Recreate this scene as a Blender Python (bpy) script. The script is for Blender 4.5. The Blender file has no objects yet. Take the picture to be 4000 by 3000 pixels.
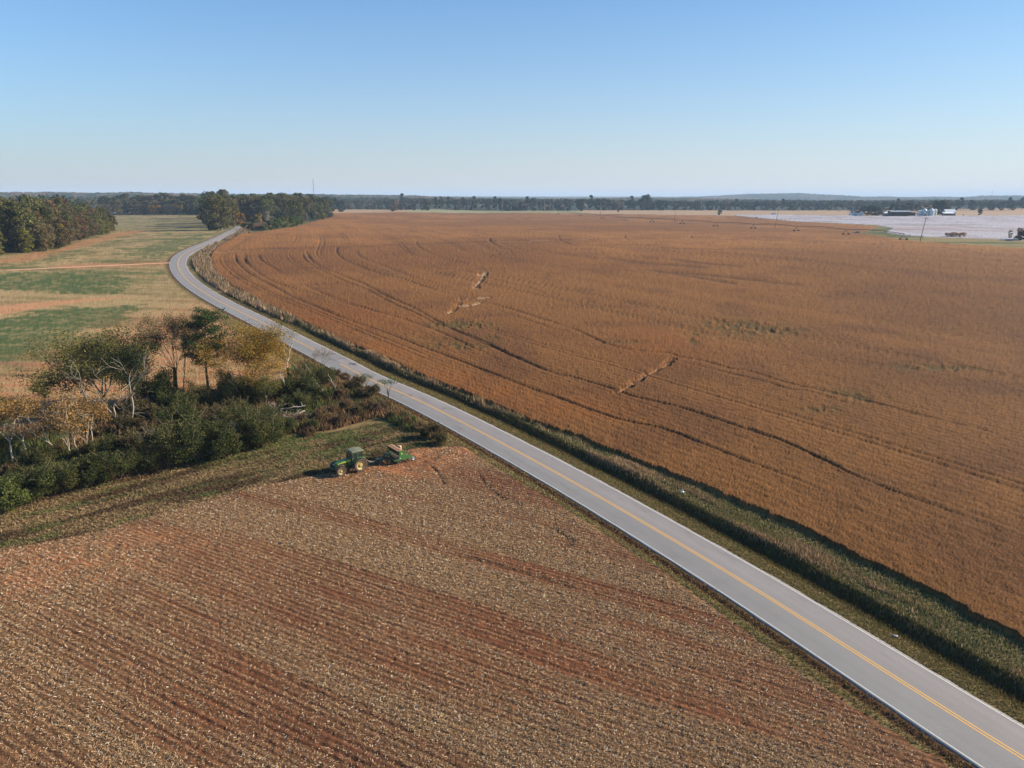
import bpy, math, random
import numpy as np
from mathutils import Vector, Matrix

# ------------------------------------------------------------------ camera, sky, sun, exposure
SC = bpy.context.scene
COLL = SC.collection
HCAM = 34.0
FPX = 2826.0                      # focal length in photograph pixels (4000 wide)
PITCH = math.radians(14.48)
SUN_AZ = math.radians(77.0)       # clockwise from +Y (view direction) towards +X
SUN_EL = math.radians(25.0)

cam_data = bpy.data.cameras.new("camera")
cam = bpy.data.objects.new("camera", cam_data)
COLL.objects.link(cam)
cam.location = (0, 0, HCAM)
cam.rotation_euler = (math.pi / 2 - PITCH, 0, 0)
cam_data.sensor_width = 36.0
cam_data.lens = 36.0 * FPX / 4000.0
cam_data.clip_start = 0.5
cam_data.clip_end = 60000.0
SC.camera = cam

SKY_TINT = (0.42, 0.88, 1.22)
SKY_HOR = (5.3, 5.05, 5.15)
SKY_FALL = 7.5
SKY_MIX = 0.95
world = bpy.data.worlds.new("World")
SC.world = world
world.use_nodes = True
wn, wl = world.node_tree.nodes, world.node_tree.links
bgn = [n for n in wn if n.type == 'BACKGROUND'][0]
sky = wn.new("ShaderNodeTexSky")
sky.sky_type = 'NISHITA'
sky.sun_disc = False
sky.sun_elevation = SUN_EL
sky.sun_rotation = SUN_AZ
sky.altitude = 100
sky.air_density = 1.0
sky.dust_density = 0.6
sky.ozone_density = 1.6
# haze near the horizon: the sky pales to a cool lavender white, brighter towards the sun
wgeo = wn.new("ShaderNodeNewGeometry")
sepx = wn.new("ShaderNodeSeparateXYZ"); wl.new(wgeo.outputs['Incoming'], sepx.inputs[0])
def wmath(op, a, b=None, c=False):
    n = wn.new("ShaderNodeMath"); n.operation = op; n.use_clamp = c
    for i, v in enumerate((a, b)):
        if v is None: continue
        if isinstance(v, (int, float)): n.inputs[i].default_value = v
        else: wl.new(v, n.inputs[i])
    return n.outputs[0]
zz = wmath('MAXIMUM', wmath('MULTIPLY', sepx.outputs[2], -1.0), 0.0)
hzf = wmath('MULTIPLY', wmath('POWER', 2.718, wmath('MULTIPLY', zz, -SKY_FALL)), SKY_MIX)
sidex = wmath('ADD', wmath('MULTIPLY', sepx.outputs[0], -0.30), 1.0)
tint = wn.new("ShaderNodeVectorMath"); tint.operation = 'MULTIPLY'; tint.inputs[1].default_value = SKY_TINT
tint2 = wn.new("ShaderNodeVectorMath"); tint2.operation = 'SCALE'
wl.new(sky.outputs[0], tint2.inputs[0]); wl.new(wmath('ADD', wmath('MULTIPLY', sepx.outputs[0], 0.35), 1.0), tint2.inputs[3])
wl.new(tint2.outputs[0], tint.inputs[0])
hcol = wn.new("ShaderNodeVectorMath"); hcol.operation = 'SCALE'; hcol.inputs[0].default_value = SKY_HOR
wl.new(sidex, hcol.inputs[3])
wmx = wn.new("ShaderNodeMix"); wmx.data_type = 'RGBA'
wl.new(hzf, wmx.inputs[0]); wl.new(tint.outputs[0], wmx.inputs[6]); wl.new(hcol.outputs[0], wmx.inputs[7])
wl.new(wmx.outputs[2], bgn.inputs[0])
bgn.inputs[1].default_value = 0.065

sun_data = bpy.data.lights.new("sun", 'SUN')
sun_data.energy = 5.0
sun_data.angle = math.radians(0.5)
sun_data.color = (1.0, 0.89, 0.71)
sun = bpy.data.objects.new("sun", sun_data)
COLL.objects.link(sun)
sdir = Vector((math.sin(SUN_AZ) * math.cos(SUN_EL), math.cos(SUN_AZ) * math.cos(SUN_EL), math.sin(SUN_EL)))
sun.rotation_euler = sdir.to_track_quat('Z', 'Y').to_euler()

SC.view_settings.view_transform = 'Standard'
SC.view_settings.look = 'None'
SC.view_settings.exposure = 1.10
SC.view_settings.gamma = 1.0
SC.view_settings.use_curve_mapping = False
SC.cycles.use_denoising = True
SC.cycles.max_bounces = 5
SC.cycles.diffuse_bounces = 2
SC.cycles.glossy_bounces = 2
SC.cycles.transmission_bounces = 3
SC.cycles.volume_bounces = 0
SC.cycles.transparent_max_bounces = 6
SC.cycles.sample_clamp_indirect = 1.5
SC.render.film_transparent = False

# ------------------------------------------------------------------ numeric helpers
def ss(t):
    t = np.clip(t, 0, 1)
    return t * t * (3 - 2 * t)

def hsh(ix, iy, seed):
    h = (ix.astype(np.int64) * 374761393 + iy.astype(np.int64) * 668265263 + seed * 1274126177) & 0xffffffff
    h = ((h ^ (h >> 13)) * 1274126177) & 0xffffffff
    h = (h ^ (h >> 16)) & 0xffffffff
    return h / 4294967295.0

def vn(x, y, seed=0):
    ix, iy = np.floor(x), np.floor(y)
    fx, fy = x - ix, y - iy
    fx = fx * fx * (3 - 2 * fx); fy = fy * fy * (3 - 2 * fy)
    ix = ix.astype(np.int64); iy = iy.astype(np.int64)
    a = hsh(ix, iy, seed); b = hsh(ix + 1, iy, seed)
    c = hsh(ix, iy + 1, seed); d = hsh(ix + 1, iy + 1, seed)
    return (a * (1 - fx) + b * fx) * (1 - fy) + (c * (1 - fx) + d * fx) * fy

def fbm(x, y, seed=0, octv=4):
    s = 0; a = 0.5; t = 0
    for k in range(octv):
        s = s + a * vn(x, y, seed + k * 17); t += a
        x = x * 2.03 + 5.1; y = y * 2.03 + 1.7; a *= 0.5
    return s / t

def terrain(x, y):
    r = np.hypot(x, y)
    k = ss((r - 110) / 310.0)
    z = 8.0 * k + 3.0 * ss((-x - 50) / 150.0) * k
    z = z + 1.6 * k * np.sin(x / 170.0 + 1.0) * np.sin(y / 210.0)
    return z

CP, SP = math.cos(PITCH), math.sin(PITCH)
def G(px, py):
    """ground point seen at photograph pixel (4000x3000)"""
    u = (px - 2000.0) / FPX; v = (1500.0 - py) / FPX
    d = np.array([u, CP + v * SP, -SP + v * CP])
    if d[2] > -0.003: d[2] = -0.003
    lo, hi = 1.0, 9000.0
    for _ in range(60):
        m = 0.5 * (lo + hi)
        if HCAM + d[2] * m > float(terrain(d[0] * m, d[1] * m)): lo = m
        else: hi = m
    return (d[0] * lo, d[1] * lo)

def crop(ox, oy, k):
    return lambda pts: [(ox + a * k, oy + b * k) for a, b in pts]
cA = crop(700, 850, .5877)
cB = crop(1500, 1000, .6781)
cC = crop(2500, 1000, .6781)
cD = crop(1300, 650, .4521)
cE = crop(2200, 700, .4521)
cF = crop(1500, 1700, .4521)
cH = crop(3100, 700, .4069)
cT = crop(0, 1150, .5425)      # thicket
cU = crop(1050, 1250, .3391)   # thicket, road end

def Gp(pts):
    return np.array([G(a, b) for a, b in pts])

def smooth(P, n=8):
    P = np.asarray(P, float); out = []
    Q = np.vstack([2 * P[0] - P[1], P, 2 * P[-1] - P[-2]])
    for i in range(1, len(Q) - 2):
        p0, p1, p2, p3 = Q[i - 1], Q[i], Q[i + 1], Q[i + 2]
        for t in np.linspace(0, 1, n, endpoint=False):
            out.append(0.5 * ((2 * p1) + (-p0 + p2) * t + (2 * p0 - 5 * p1 + 4 * p2 - p3) * t * t + (-p0 + 3 * p1 - 3 * p2 + p3) * t ** 3))
    out.append(P[-1])
    return np.array(out)

def resample(P, step):
    d = np.r_[0, np.cumsum(np.hypot(*np.diff(P, axis=0).T))]
    n = max(2, int(d[-1] / step) + 1)
    s = np.linspace(0, d[-1], n)
    return np.c_[np.interp(s, d, P[:, 0]), np.interp(s, d, P[:, 1])], s

def inpoly(x, y, P):
    ins = np.zeros(x.shape, bool)
    bb = (x > P[:, 0].min()) & (x < P[:, 0].max()) & (y > P[:, 1].min()) & (y < P[:, 1].max())
    xs, ys = x[bb], y[bb]; r = np.zeros(xs.shape, bool)
    n = len(P)
    for i in range(n):
        x1, y1 = P[i]; x2, y2 = P[(i + 1) % n]
        if y1 == y2: continue
        c = ((y1 > ys) != (y2 > ys)) & (xs < (x2 - x1) * (ys - y1) / (y2 - y1) + x1)
        r ^= c
    ins[bb] = r
    return ins

def polydist(x, y, P, maxd):
    """distance, signed side (+ right of travel), arc length to polyline; inf beyond maxd"""
    D = np.full(x.shape, np.inf); S = np.zeros(x.shape); A = np.zeros(x.shape)
    bb = (x > P[:, 0].min() - maxd) & (x < P[:, 0].max() + maxd) & (y > P[:, 1].min() - maxd) & (y < P[:, 1].max() + maxd)
    idx = np.nonzero(bb)[0]
    if len(idx) == 0: return D, S, A
    xs, ys = x[idx], y[idx]
    d = np.full(xs.shape, np.inf); s = np.zeros(xs.shape); al = np.zeros(xs.shape)
    acc = 0.0
    for i in range(len(P) - 1):
        ax, ay = P[i]; bx, by = P[i + 1]
        L = math.hypot(bx - ax, by - ay)
        if L < 1e-6: continue
        m = (xs > min(ax, bx) - maxd) & (xs < max(ax, bx) + maxd) & (ys > min(ay, by) - maxd) & (ys < max(ay, by) + maxd)
        if m.any():
            xx, yy = xs[m], ys[m]
            t = np.clip(((xx - ax) * (bx - ax) + (yy - ay) * (by - ay)) / L ** 2, 0, 1)
            dx, dy = xx - ax - t * (bx - ax), yy - ay - t * (by - ay)
            dd = np.hypot(dx, dy)
            cr = (bx - ax) * dy - (by - ay) * dx
            cur = d[m]; better = dd < cur
            cur[better] = dd[better]; d[m] = cur
            sm = s[m]; sm[better] = np.where(cr[better] < 0, 1, -1); s[m] = sm
            am = al[m]; am[better] = acc + t[better] * L; al[m] = am
        acc += L
    D[idx] = d; S[idx] = s; A[idx] = al
    return D, S, A

KALB = 0.62
def lin(c):
    c = np.asarray(c, float) / 255.0
    return np.where(c <= 0.04045, c / 12.92, ((c + 0.055) / 1.055) ** 2.4)
def A_(r, g, b, k=1.0):
    """surface albedo from a sunlit look"""
    return lin((r, g, b)) * KALB * k

# ------------------------------------------------------------------ materials
def new_mat(name):
    m = bpy.data.materials.new(name); m.use_nodes = True
    nt = m.node_tree
    b = [n for n in nt.nodes if n.type == 'BSDF_PRINCIPLED'][0]
    return m, nt, b

def math_node(nt, op, a, b=None, clamp=False):
    n = nt.nodes.new("ShaderNodeMath"); n.operation = op; n.use_clamp = clamp
    for i, v in enumerate((a, b)):
        if v is None: continue
        if isinstance(v, (int, float)): n.inputs[i].default_value = v
        else: nt.links.new(v, n.inputs[i])
    return n.outputs[0]

def noise_node(nt, vec, scale, detail=4, rough=0.6):
    n = nt.nodes.new("ShaderNodeTexNoise")
    n.inputs['Scale'].default_value = scale; n.inputs['Detail'].default_value = detail; n.inputs['Roughness'].default_value = rough
    if vec is not None: nt.links.new(vec, n.inputs['Vector'])
    return n.outputs[0]

def mul_col(nt, col, fac):
    n = nt.nodes.new("ShaderNodeVectorMath"); n.operation = 'SCALE'
    nt.links.new(col, n.inputs[0]); nt.links.new(fac, n.inputs[3])
    return n.outputs[0]

def field_mat(name, nscale=5.0, amp=0.9, bump=0.35, bdist=0.08, stripe=0.0, stripe_p=1.52, rough=0.95, second=0.0):
    """ground sheet: albedo from the mesh's own colour layer, broken up by noise and relief"""
    m, nt, b = new_mat(name)
    at = nt.nodes.new("ShaderNodeAttribute"); at.attribute_name = "col"
    geo = nt.nodes.new("ShaderNodeNewGeometry")
    pos = geo.outputs['Position']
    n1 = noise_node(nt, pos, nscale, 6, 0.7)
    f = math_node(nt, 'ADD', math_node(nt, 'MULTIPLY', math_node(nt, 'SUBTRACT', n1, 0.5), amp * 2.2), 1.0)
    if second:
        n2 = noise_node(nt, pos, nscale * 0.16, 3, 0.6)
        f = math_node(nt, 'MULTIPLY', f, math_node(nt, 'ADD', math_node(nt, 'MULTIPLY', math_node(nt, 'SUBTRACT', n2, 0.5), second * 2), 1.0))
    if stripe:
        rd = nt.nodes.new("ShaderNodeAttribute"); rd.attribute_name = "rd"
        ph = math_node(nt, 'MULTIPLY', rd.outputs['Fac'], 2 * math.pi / stripe_p)
        s = math_node(nt, 'MULTIPLY', math_node(nt, 'SINE', ph), stripe)
        f = math_node(nt, 'MULTIPLY', f, math_node(nt, 'ADD', s, 1.0))
    f = math_node(nt, 'MAXIMUM', f, 0.15)
    c = mul_col(nt, at.outputs['Color'], f)
    nt.links.new(c, b.inputs['Base Color'])
    b.inputs['Roughness'].default_value = rough
    b.inputs['Specular IOR Level'].default_value = 0.12
    bp = nt.nodes.new("ShaderNodeBump"); bp.inputs['Strength'].default_value = bump; bp.inputs['Distance'].default_value = bdist
    nt.links.new(n1, bp.inputs['Height']); nt.links.new(bp.outputs[0], b.inputs['Normal'])
    return m

def attr_mat(name, rough=0.85, trans=0.0, objvar=0.0, spec=0.15, huevar=0.0):
    """leaves, straw, blades: colour from the mesh's colour layer"""
    m, nt, b = new_mat(name)
    at = nt.nodes.new("ShaderNodeAttribute"); at.attribute_name = "col"
    c = at.outputs['Color']
    if objvar or huevar:
        oi = nt.nodes.new("ShaderNodeObjectInfo")
        hs = nt.nodes.new("ShaderNodeHueSaturation")
        nt.links.new(c, hs.inputs['Color'])
        nt.links.new(math_node(nt, 'ADD', math_node(nt, 'MULTIPLY', oi.outputs['Random'], objvar), 1 - objvar / 2), hs.inputs['Value'])
        r2 = math_node(nt, 'FRACT', math_node(nt, 'MULTIPLY', oi.outputs['Random'], 7.31))
        nt.links.new(math_node(nt, 'ADD', math_node(nt, 'MULTIPLY', r2, huevar), 0.5 - huevar / 2), hs.inputs['Hue'])
        c = hs.outputs[0]
    nt.links.new(c, b.inputs['Base Color'])
    b.inputs['Roughness'].default_value = rough
    b.inputs['Specular IOR Level'].default_value = spec
    if trans:
        tr = nt.nodes.new("ShaderNodeBsdfTranslucent"); nt.links.new(c, tr.inputs[0])
        mx = nt.nodes.new("ShaderNodeMixShader"); mx.inputs[0].default_value = trans
        out = [n for n in nt.nodes if n.type == 'OUTPUT_MATERIAL'][0]
        nt.links.new(b.outputs[0], mx.inputs[1]); nt.links.new(tr.outputs[0], mx.inputs[2]); nt.links.new(mx.outputs[0], out.inputs[0])
    return m

def plain(name, col, rough=0.6, metal=0.0, spec=0.4, nscale=0.0, namp=0.25, dirt=None):
    m, nt, b = new_mat(name)
    col = tuple(float(v) for v in col)
    b.inputs['Base Color'].default_value = (*col, 1)
    b.inputs['Roughness'].default_value = rough; b.inputs['Metallic'].default_value = metal
    b.inputs['Specular IOR Level'].default_value = spec
    if nscale:
        tc = nt.nodes.new("ShaderNodeTexCoord")
        n1 = noise_node(nt, tc.outputs['Object'], nscale, 5, 0.65)
        mx = nt.nodes.new("ShaderNodeMix"); mx.data_type = 'RGBA'
        d = dirt if dirt is not None else tuple(v * (1 - namp * 1.6) for v in col)
        mx.inputs[6].default_value = (*col, 1); mx.inputs[7].default_value = (*[float(v) for v in d], 1)
        f = math_node(nt, 'MULTIPLY', math_node(nt, 'SUBTRACT', n1, 0.35, True), 2.0 * namp / 0.5, True)
        nt.links.new(f, mx.inputs[0]); nt.links.new(mx.outputs[2], b.inputs['Base Color'])
        nt.links.new(math_node(nt, 'ADD', math_node(nt, 'MULTIPLY', n1, 0.3), rough - 0.15, True), b.inputs['Roughness'])
    return m

# ------------------------------------------------------------------ mesh + tagging helpers
def mesh_np(name, V, F, col=None, mat=None, smooth_=False, extra=None):
    V = np.ascontiguousarray(V, np.float32); F = np.ascontiguousarray(F, np.int32)
    me = bpy.data.meshes.new(name)
    n, k = F.shape
    me.vertices.add(len(V)); me.vertices.foreach_set("co", V.ravel())
    me.loops.add(n * k); me.loops.foreach_set("vertex_index", F.ravel())
    me.polygons.add(n); me.polygons.foreach_set("loop_start", np.arange(0, n * k, k, dtype=np.int32))
    me.update(calc_edges=True)
    if col is not None:
        a = me.color_attributes.new("col", 'FLOAT_COLOR', 'POINT')
        c4 = np.ones((len(V), 4), np.float32); c4[:, :3] = np.clip(col, 0, 1)
        a.data.foreach_set("color", c4.ravel())
    if extra:
        for nm, arr in extra.items():
            a = me.attributes.new(nm, 'FLOAT', 'POINT'); a.data.foreach_set("value", np.ascontiguousarray(arr, np.float32))
    if mat: me.materials.append(mat)
    if smooth_: me.polygons.foreach_set("use_smooth", np.ones(n, bool))
    me.validate()
    return me

def link(name, me, parent=None, loc=None):
    o = bpy.data.objects.new(name, me); COLL.objects.link(o)
    if parent is not None: o.parent = parent
    if loc is not None: o.location = loc
    return o

def tag(o, label=None, cat=None, group=None, kind=None):
    if label: o["label"] = label
    if cat: o["category"] = cat
    if group: o["group"] = group
    if kind: o["kind"] = kind
    return o

def empty(name, loc, rz=0.0, label=None, cat=None, group=None):
    o = bpy.data.objects.new(name, None); COLL.objects.link(o)
    o.location = loc; o.rotation_euler = (0, 0, rz)
    o.empty_display_size = 0.2
    return tag(o, label, cat, group)

def copy_tree(o, parent=None):
    c = o.copy(); COLL.objects.link(c)
    if parent is not None:
        c.parent = parent
    for ch in list(o.children): copy_tree(ch, c)
    return c

class MB:
    """collects boxes, bars, prisms and lathes into one mesh"""
    def __init__(s): s.v = []; s.f = []
    def add(s, vs, fs):
        o = len(s.v); s.v += [tuple(v) for v in vs]; s.f += [tuple(i + o for i in f) for f in fs]
        return s
    def box(s, c, d, rot=None):
        hx, hy, hz = d[0] / 2, d[1] / 2, d[2] / 2
        vs = [Vector((x, y, z)) for x in (-hx, hx) for y in (-hy, hy) for z in (-hz, hz)]
        if rot is not None: vs = [rot @ v for v in vs]
        c = Vector(c)
        return s.add([v + c for v in vs], [(0, 1, 3, 2), (4, 6, 7, 5), (0, 4, 5, 1), (2, 3, 7, 6), (0, 2, 6, 4), (1, 5, 7, 3)])
    def tube(s, pts, rad, n=8, cap=True):
        pts = [Vector(p) for p in pts]
        if not hasattr(rad, '__len__'): rad = [rad] * len(pts)
        rings = []
        up = Vector((0, 0, 1))
        for i, p in enumerate(pts):
            d = (pts[min(i + 1, len(pts) - 1)] - pts[max(i - 1, 0)]).normalized()
            a = d.cross(up)
            if a.length < 0.05: a = d.cross(Vector((1, 0, 0)))
            a.normalize(); b = d.cross(a)
            rings.append([p + (a * math.cos(2 * math.pi * k / n) + b * math.sin(2 * math.pi * k / n)) * rad[i] for k in range(n)])
        vs = [v for r in rings for v in r]; fs = []
        for i in range(len(pts) - 1):
            for k in range(n):
                fs.append((i * n + k, i * n + (k + 1) % n, (i + 1) * n + (k + 1) % n, (i + 1) * n + k))
        if cap:
            fs.append(tuple(range(n))); fs.append(tuple(range((len(pts) - 1) * n, len(pts) * n)))
        return s.add(vs, fs)
    def prism(s, prof, y0, y1, axis='y'):
        """profile of (a,b) pairs extruded along an axis"""
        n = len(prof)
        def P(a, b, t):
            return (a, t, b) if axis == 'y' else ((t, a, b) if axis == 'x' else (a, b, t))
        vs = [P(a, b, y0) for a, b in prof] + [P(a, b, y1) for a, b in prof]
        fs = [tuple(range(n))[::-1], tuple(range(n, 2 * n))] + [(i, (i + 1) % n, n + (i + 1) % n, n + i) for i in range(n)]
        return s.add(vs, fs)
    def lathe(s, prof, c, n=32, axis='y'):
        """prof of (radius, offset along axis)"""
        vs = []; fs = []; m = len(prof)
        for k in range(n):
            a = 2 * math.pi * k / n
            for r, t in prof:
                if axis == 'y': vs.append((c[0] + r * math.cos(a), c[1] + t, c[2] + r * math.sin(a)))
                else: vs.append((c[0] + r * math.cos(a), c[1] + r * math.sin(a), c[2] + t))
        for k in range(n):
            for j in range(m - 1):
                fs.append((k * m + j, k * m + j + 1, ((k + 1) % n) * m + j + 1, ((k + 1) % n) * m + j))
        return s.add(vs, fs)
    def build(s, name, mat, parent=None, bevel=0.0, smooth_=False, label=None):
        me = bpy.data.meshes.new(name); me.from_pydata(s.v, [], s.f)
        me.materials.append(mat)
        import bmesh
        bm = bmesh.new(); bm.from_mesh(me); bmesh.ops.recalc_face_normals(bm, faces=bm.faces)
        if bevel: bmesh.ops.bevel(bm, geom=list(bm.edges), offset=bevel, segments=1, affect='EDGES', clamp_overlap=True)
        bm.to_mesh(me); bm.free()
        if smooth_:
            for p in me.polygons: p.use_smooth = True
        o = link(name, me, parent)
        if label: o["label"] = label
        return o
# ------------------------------------------------------------------ road line and field outlines (traced, then laid on the terrain)
ROAD_PX = [(4600, 3340), (4000, 2971), (3000, 2336), (2797, 2212), (2300, 1920), (1898, 1700), (1633, 1565), (1422, 1473), (1325, 1419),
           (1228, 1369), (1139, 1323), (1041, 1270), (935, 1217), (847, 1172), (759, 1117), (714, 1075), (696, 1043), (696, 1021),
           (711, 998), (757, 972), (814, 948), (878, 918), (903, 903), (926, 893), (938, 884)]
ROADC = smooth(Gp(ROAD_PX), 10)
_d0 = ROADC[0] - ROADC[6]; _d0 = _d0 / np.hypot(*_d0)
ROADC = np.vstack([ROADC[0] + _d0 * 60, ROADC])
ROADC, ROADS = resample(ROADC, 2.5)
# even out the traced line
for _ in range(6):
    ROADC[1:-1] = 0.25 * ROADC[:-2] + 0.5 * ROADC[1:-1] + 0.25 * ROADC[2:]
_t = np.gradient(ROADC, axis=0); _t /= np.hypot(_t[:, 0], _t[:, 1])[:, None]
ROADN = np.c_[_t[:, 1], -_t[:, 0]]        # to the right of travel (soybean side)

def road_off(d, i0=0, i1=None):
    return (ROADC + ROADN * d)[i0:i1]

soy_px = [(4000, 2518), (3714, 2369), (3521, 2263), (3376, 2200), (3200, 2110), (3041, 2036), (2842, 1950), (2734, 1900), (2600, 1850), (2450, 1790), (2334, 1745), (2280, 1719),
          (2076, 1651), (1907, 1576), (1724, 1502), (1636, 1468), (1500, 1400), (1376, 1350), (1258, 1297), (1158, 1250), (1053, 1203), (982, 1161),
          (900, 1115), (855, 1080), (829, 1045), (823, 1000), (840, 975), (880, 948), (935, 917), (1062, 900), (1170, 882), (1243, 862), (1297, 848), (1304, 833), (1500, 831), (1553, 829),
          (1978, 831), (2200, 833), (2516, 838), (2869, 844), (2969, 854), (3104, 867), (3300, 876), (3434, 885), (3400, 900), (3360, 912), (3507, 936), (3588, 945),
          (3792, 960), (4000, 972), (4700, 1010), (5600, 1500), (5600, 3300), (4400, 2720)]
SOY = Gp(soy_px)
cotton_px = [(2878, 840), (3100, 840.5), (3454, 846), (3670, 844), (4000, 842), (4700, 842), (4700, 990), (4000, 944), (3873, 936), (3710, 932), (3588, 926),
             (3523, 920), (3458, 910), (3487, 893), (3425, 881), (3200, 871), (3104, 866), (2969, 853), (2869, 843)]
COT = Gp(cotton_px)
stub_px = [(-900, 2420), (0, 2152), (362, 2084), (723, 1980), (1013, 1899), (1266, 1852), (1447, 1800), (1627, 1750), (1808, 1742), (1899, 1800), (2020, 1876), (2155, 1950),
           (2300, 2042), (2500, 2176), (2571, 2214), (2833, 2405), (3114, 2617), (3386, 2790), (3723, 3000), (4100, 3300), (4300, 3700), (-1500, 3700)]
STUB = Gp(stub_px)
_i = np.argmin(np.hypot(ROADC[:, 0] - G(1240, 1375)[0], ROADC[:, 1] - G(1240, 1375)[1]))
seed_px = [(1120, 1480), (1000, 1520), (700, 1580), (400, 1640), (0, 1680), (-900, 1760), (-1500, 1300), (-900, 1060), (0, 1000), (217, 978), (316, 942),
           (459, 906), (430, 870), (407, 841), (814, 841), (826, 870), (834, 893)]
_edge = road_off(-5.0, _i, len(ROADC) - 14)
SEED = np.vstack([Gp(seed_px), _edge[::-1]])
TRACK_W = Gp([(25, 1056), (665, 1027)])

# wheel tracks pressed into the soybeans
tracks = [cA([(370, 255), (385, 300), (430, 350), (500, 400), (600, 450), (760, 540), (880, 590), (1000, 640), (1150, 700), (1361, 774)]) + cB([(250, 545), (420, 610), (600, 680), (830, 770), (1000, 830), (1130, 880), (1300, 940), (1430, 975), (1604, 1010), (1834, 1100), (2010, 1170), (2190, 1240)]) + cC([(900, 1310), (1100, 1400), (1250, 1475)]),
    cA([(420, 260), (450, 310), (520, 370), (640, 440), (800, 490), (1000, 545), (1150, 590), (1300, 630), (1500, 690), (1700, 760), (1900, 850), (2100, 950), (2200, 1010)]),
    cA([(525, 250), (545, 290), (640, 350), (740, 415)]), cA([(800, 450), (860, 470), (930, 500), (1000, 530), (1090, 560), (1200, 600), (1370, 665)]),
    cA([(440, 250), (445, 300), (520, 350), (570, 385)]), cA([(730, 480), (780, 545)]), cA([(815, 505), (870, 555)]),
    cA([(845, 235), (880, 290), (960, 345), (1080, 390), (1230, 450), (1380, 530), (1560, 610), (1700, 690)]) + cB([(500, 480), (640, 540), (800, 610), (960, 680), (1100, 715), (1200, 745), (1330, 785), (1440, 825), (1550, 850), (1700, 885), (1850, 935), (2000, 985), (2212, 1060)]) + cC([(620, 1010), (760, 1060), (900, 1120), (1050, 1190), (1250, 1290), (1500, 1390), (1800, 1500), (2212, 1650)]),
    cA([(815, 250), (850, 300), (970, 370), (1100, 430), (1250, 490), (1400, 570), (1560, 640), (1690, 705)]) + cB([(550, 490), (700, 570), (850, 640), (1000, 700), (1090, 720)]),
    cA([(1050, 200), (1050, 240), (1100, 290), (1200, 330), (1330, 380), (1500, 420), (1700, 490), (1850, 530)]),
    cA([(1170, 230), (1230, 280), (1400, 340), (1560, 400), (1750, 460), (1900, 510)]),
    cA([(1580, 160), (1580, 185), (1620, 220), (1750, 270), (1900, 310), (2050, 350)]), cA([(2065, 140), (2070, 165), (2130, 205), (2212, 235)]) + cB([(600, 10), (760, 40)]),
    cA([(1500, 230), (1600, 265), (1750, 320), (1850, 350), (1980, 390)]),
    cB([(580, 270), (680, 300), (730, 315), (800, 335), (950, 385), (1100, 435), (1200, 480), (1340, 535), (1500, 560), (1640, 570), (1715, 595)]) + cC([(380, 620), (520, 660), (650, 685), (850, 745), (1000, 780), (1200, 820), (1400, 875), (1600, 930), (1750, 970), (1900, 1000), (2000, 1030), (2212, 1120)]),
    cB([(650, 320), (800, 370), (950, 420), (1100, 460), (1250, 510), (1380, 545)]),
    cC([(230, 620), (350, 650), (560, 700), (750, 745), (850, 780), (1000, 800), (1200, 865), (1350, 905), (1550, 955), (1700, 975)]),
    cB([(440, 80), (560, 120), (700, 160), (830, 190), (900, 215), (1000, 250), (1150, 270), (1300, 300), (1450, 335), (1600, 350)]),
    cB([(0, 65), (200, 150), (370, 200), (520, 240)]), cB([(780, 335), (1000, 400), (1250, 430)]),
    cC([(180, 345), (350, 360), (450, 370), (600, 395)]), cC([(760, 360), (850, 395), (940, 405), (1220, 420)]), cC([(700, 530), (850, 560), (1000, 590), (1200, 630), (1350, 650), (1480, 655), (1640, 665)]),
    cC([(1500, 655), (1700, 690), (1850, 720), (1980, 740), (2212, 800)]), cC([(1380, 470), (1500, 490), (1680, 535), (1900, 580), (2212, 640)]),
    cC([(1320, 1215), (1500, 1280), (1700, 1350), (1900, 1420), (2100, 1500)]), cC([(830, 1150), (1000, 1200), (1210, 1290), (1400, 1370)]), cC([(360, 1100), (530, 1170), (640, 1215), (720, 1240)]),
    cC([(0, 980), (200, 1040), (400, 1120)]), cC([(1000, 330), (1250, 350), (1500, 395), (1900, 420), (2212, 450)]), cC([(850, 180), (1100, 175), (1400, 178)]), cC([(1300, 1070), (1600, 1080), (1900, 1050)]),
    cB([(1150, 640), (1225, 662)]), cB([(730, 330), (712, 400)]), cE([(535, 490), (535, 515), (600, 545), (700, 570)]), cE([(1105, 490), (1110, 515), (1160, 530)]), cE([(0, 545), (90, 580), (190, 605)]),
    cD([(1955, 600), (1960, 640), (2050, 680), (2200, 715)]), cD([(1355, 625), (1360, 655), (1450, 700), (1650, 770)])]
tstr = [1, .9, 1, .9, .7, .8, .8, 1.1, .9, 1.1, .9, .9, .8, .6, 1.1, .7, .9, .55, .8, .5, .6, .6, .5, .6, .5, .8, .7, .6, .5, .45, .35, .4, .7, .5, .8, .8, .7, .8, .8]
far_lines = [cA([(260, 232), (480, 217), (700, 212), (900, 205), (1050, 200), (1350, 190), (1600, 180), (1900, 170), (2212, 158)]) + cD([(1300, 655), (1700, 645), (2190, 638)]) + cE([(300, 524), (530, 520), (1100, 513), (1700, 512), (2212, 511)]) + cH([(400, 568), (700, 573), (1000, 580)]),
    cE([(110, 432), (250, 425), (400, 424)]), cD([(1600, 550), (1800, 548), (2010, 544)]), cD([(300, 482), (640, 480)]), cD([(1070, 458), (1300, 458), (1570, 455), (1900, 447)]), cD([(1030, 565), (1220, 560)]),
    cE([(850, 598), (960, 605), (1300, 612), (1840, 608)]), cE([(440, 570), (750, 580)]), cE([(0, 383), (600, 384), (1100, 380)]), cC([(200, 100), (500, 130), (900, 175)]), cB([(1550, 90), (1800, 130), (2000, 165)]), cE([(380, 690), (700, 735), (1200, 770)]), cE([(950, 700), (1200, 735), (1500, 760)])]
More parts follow.
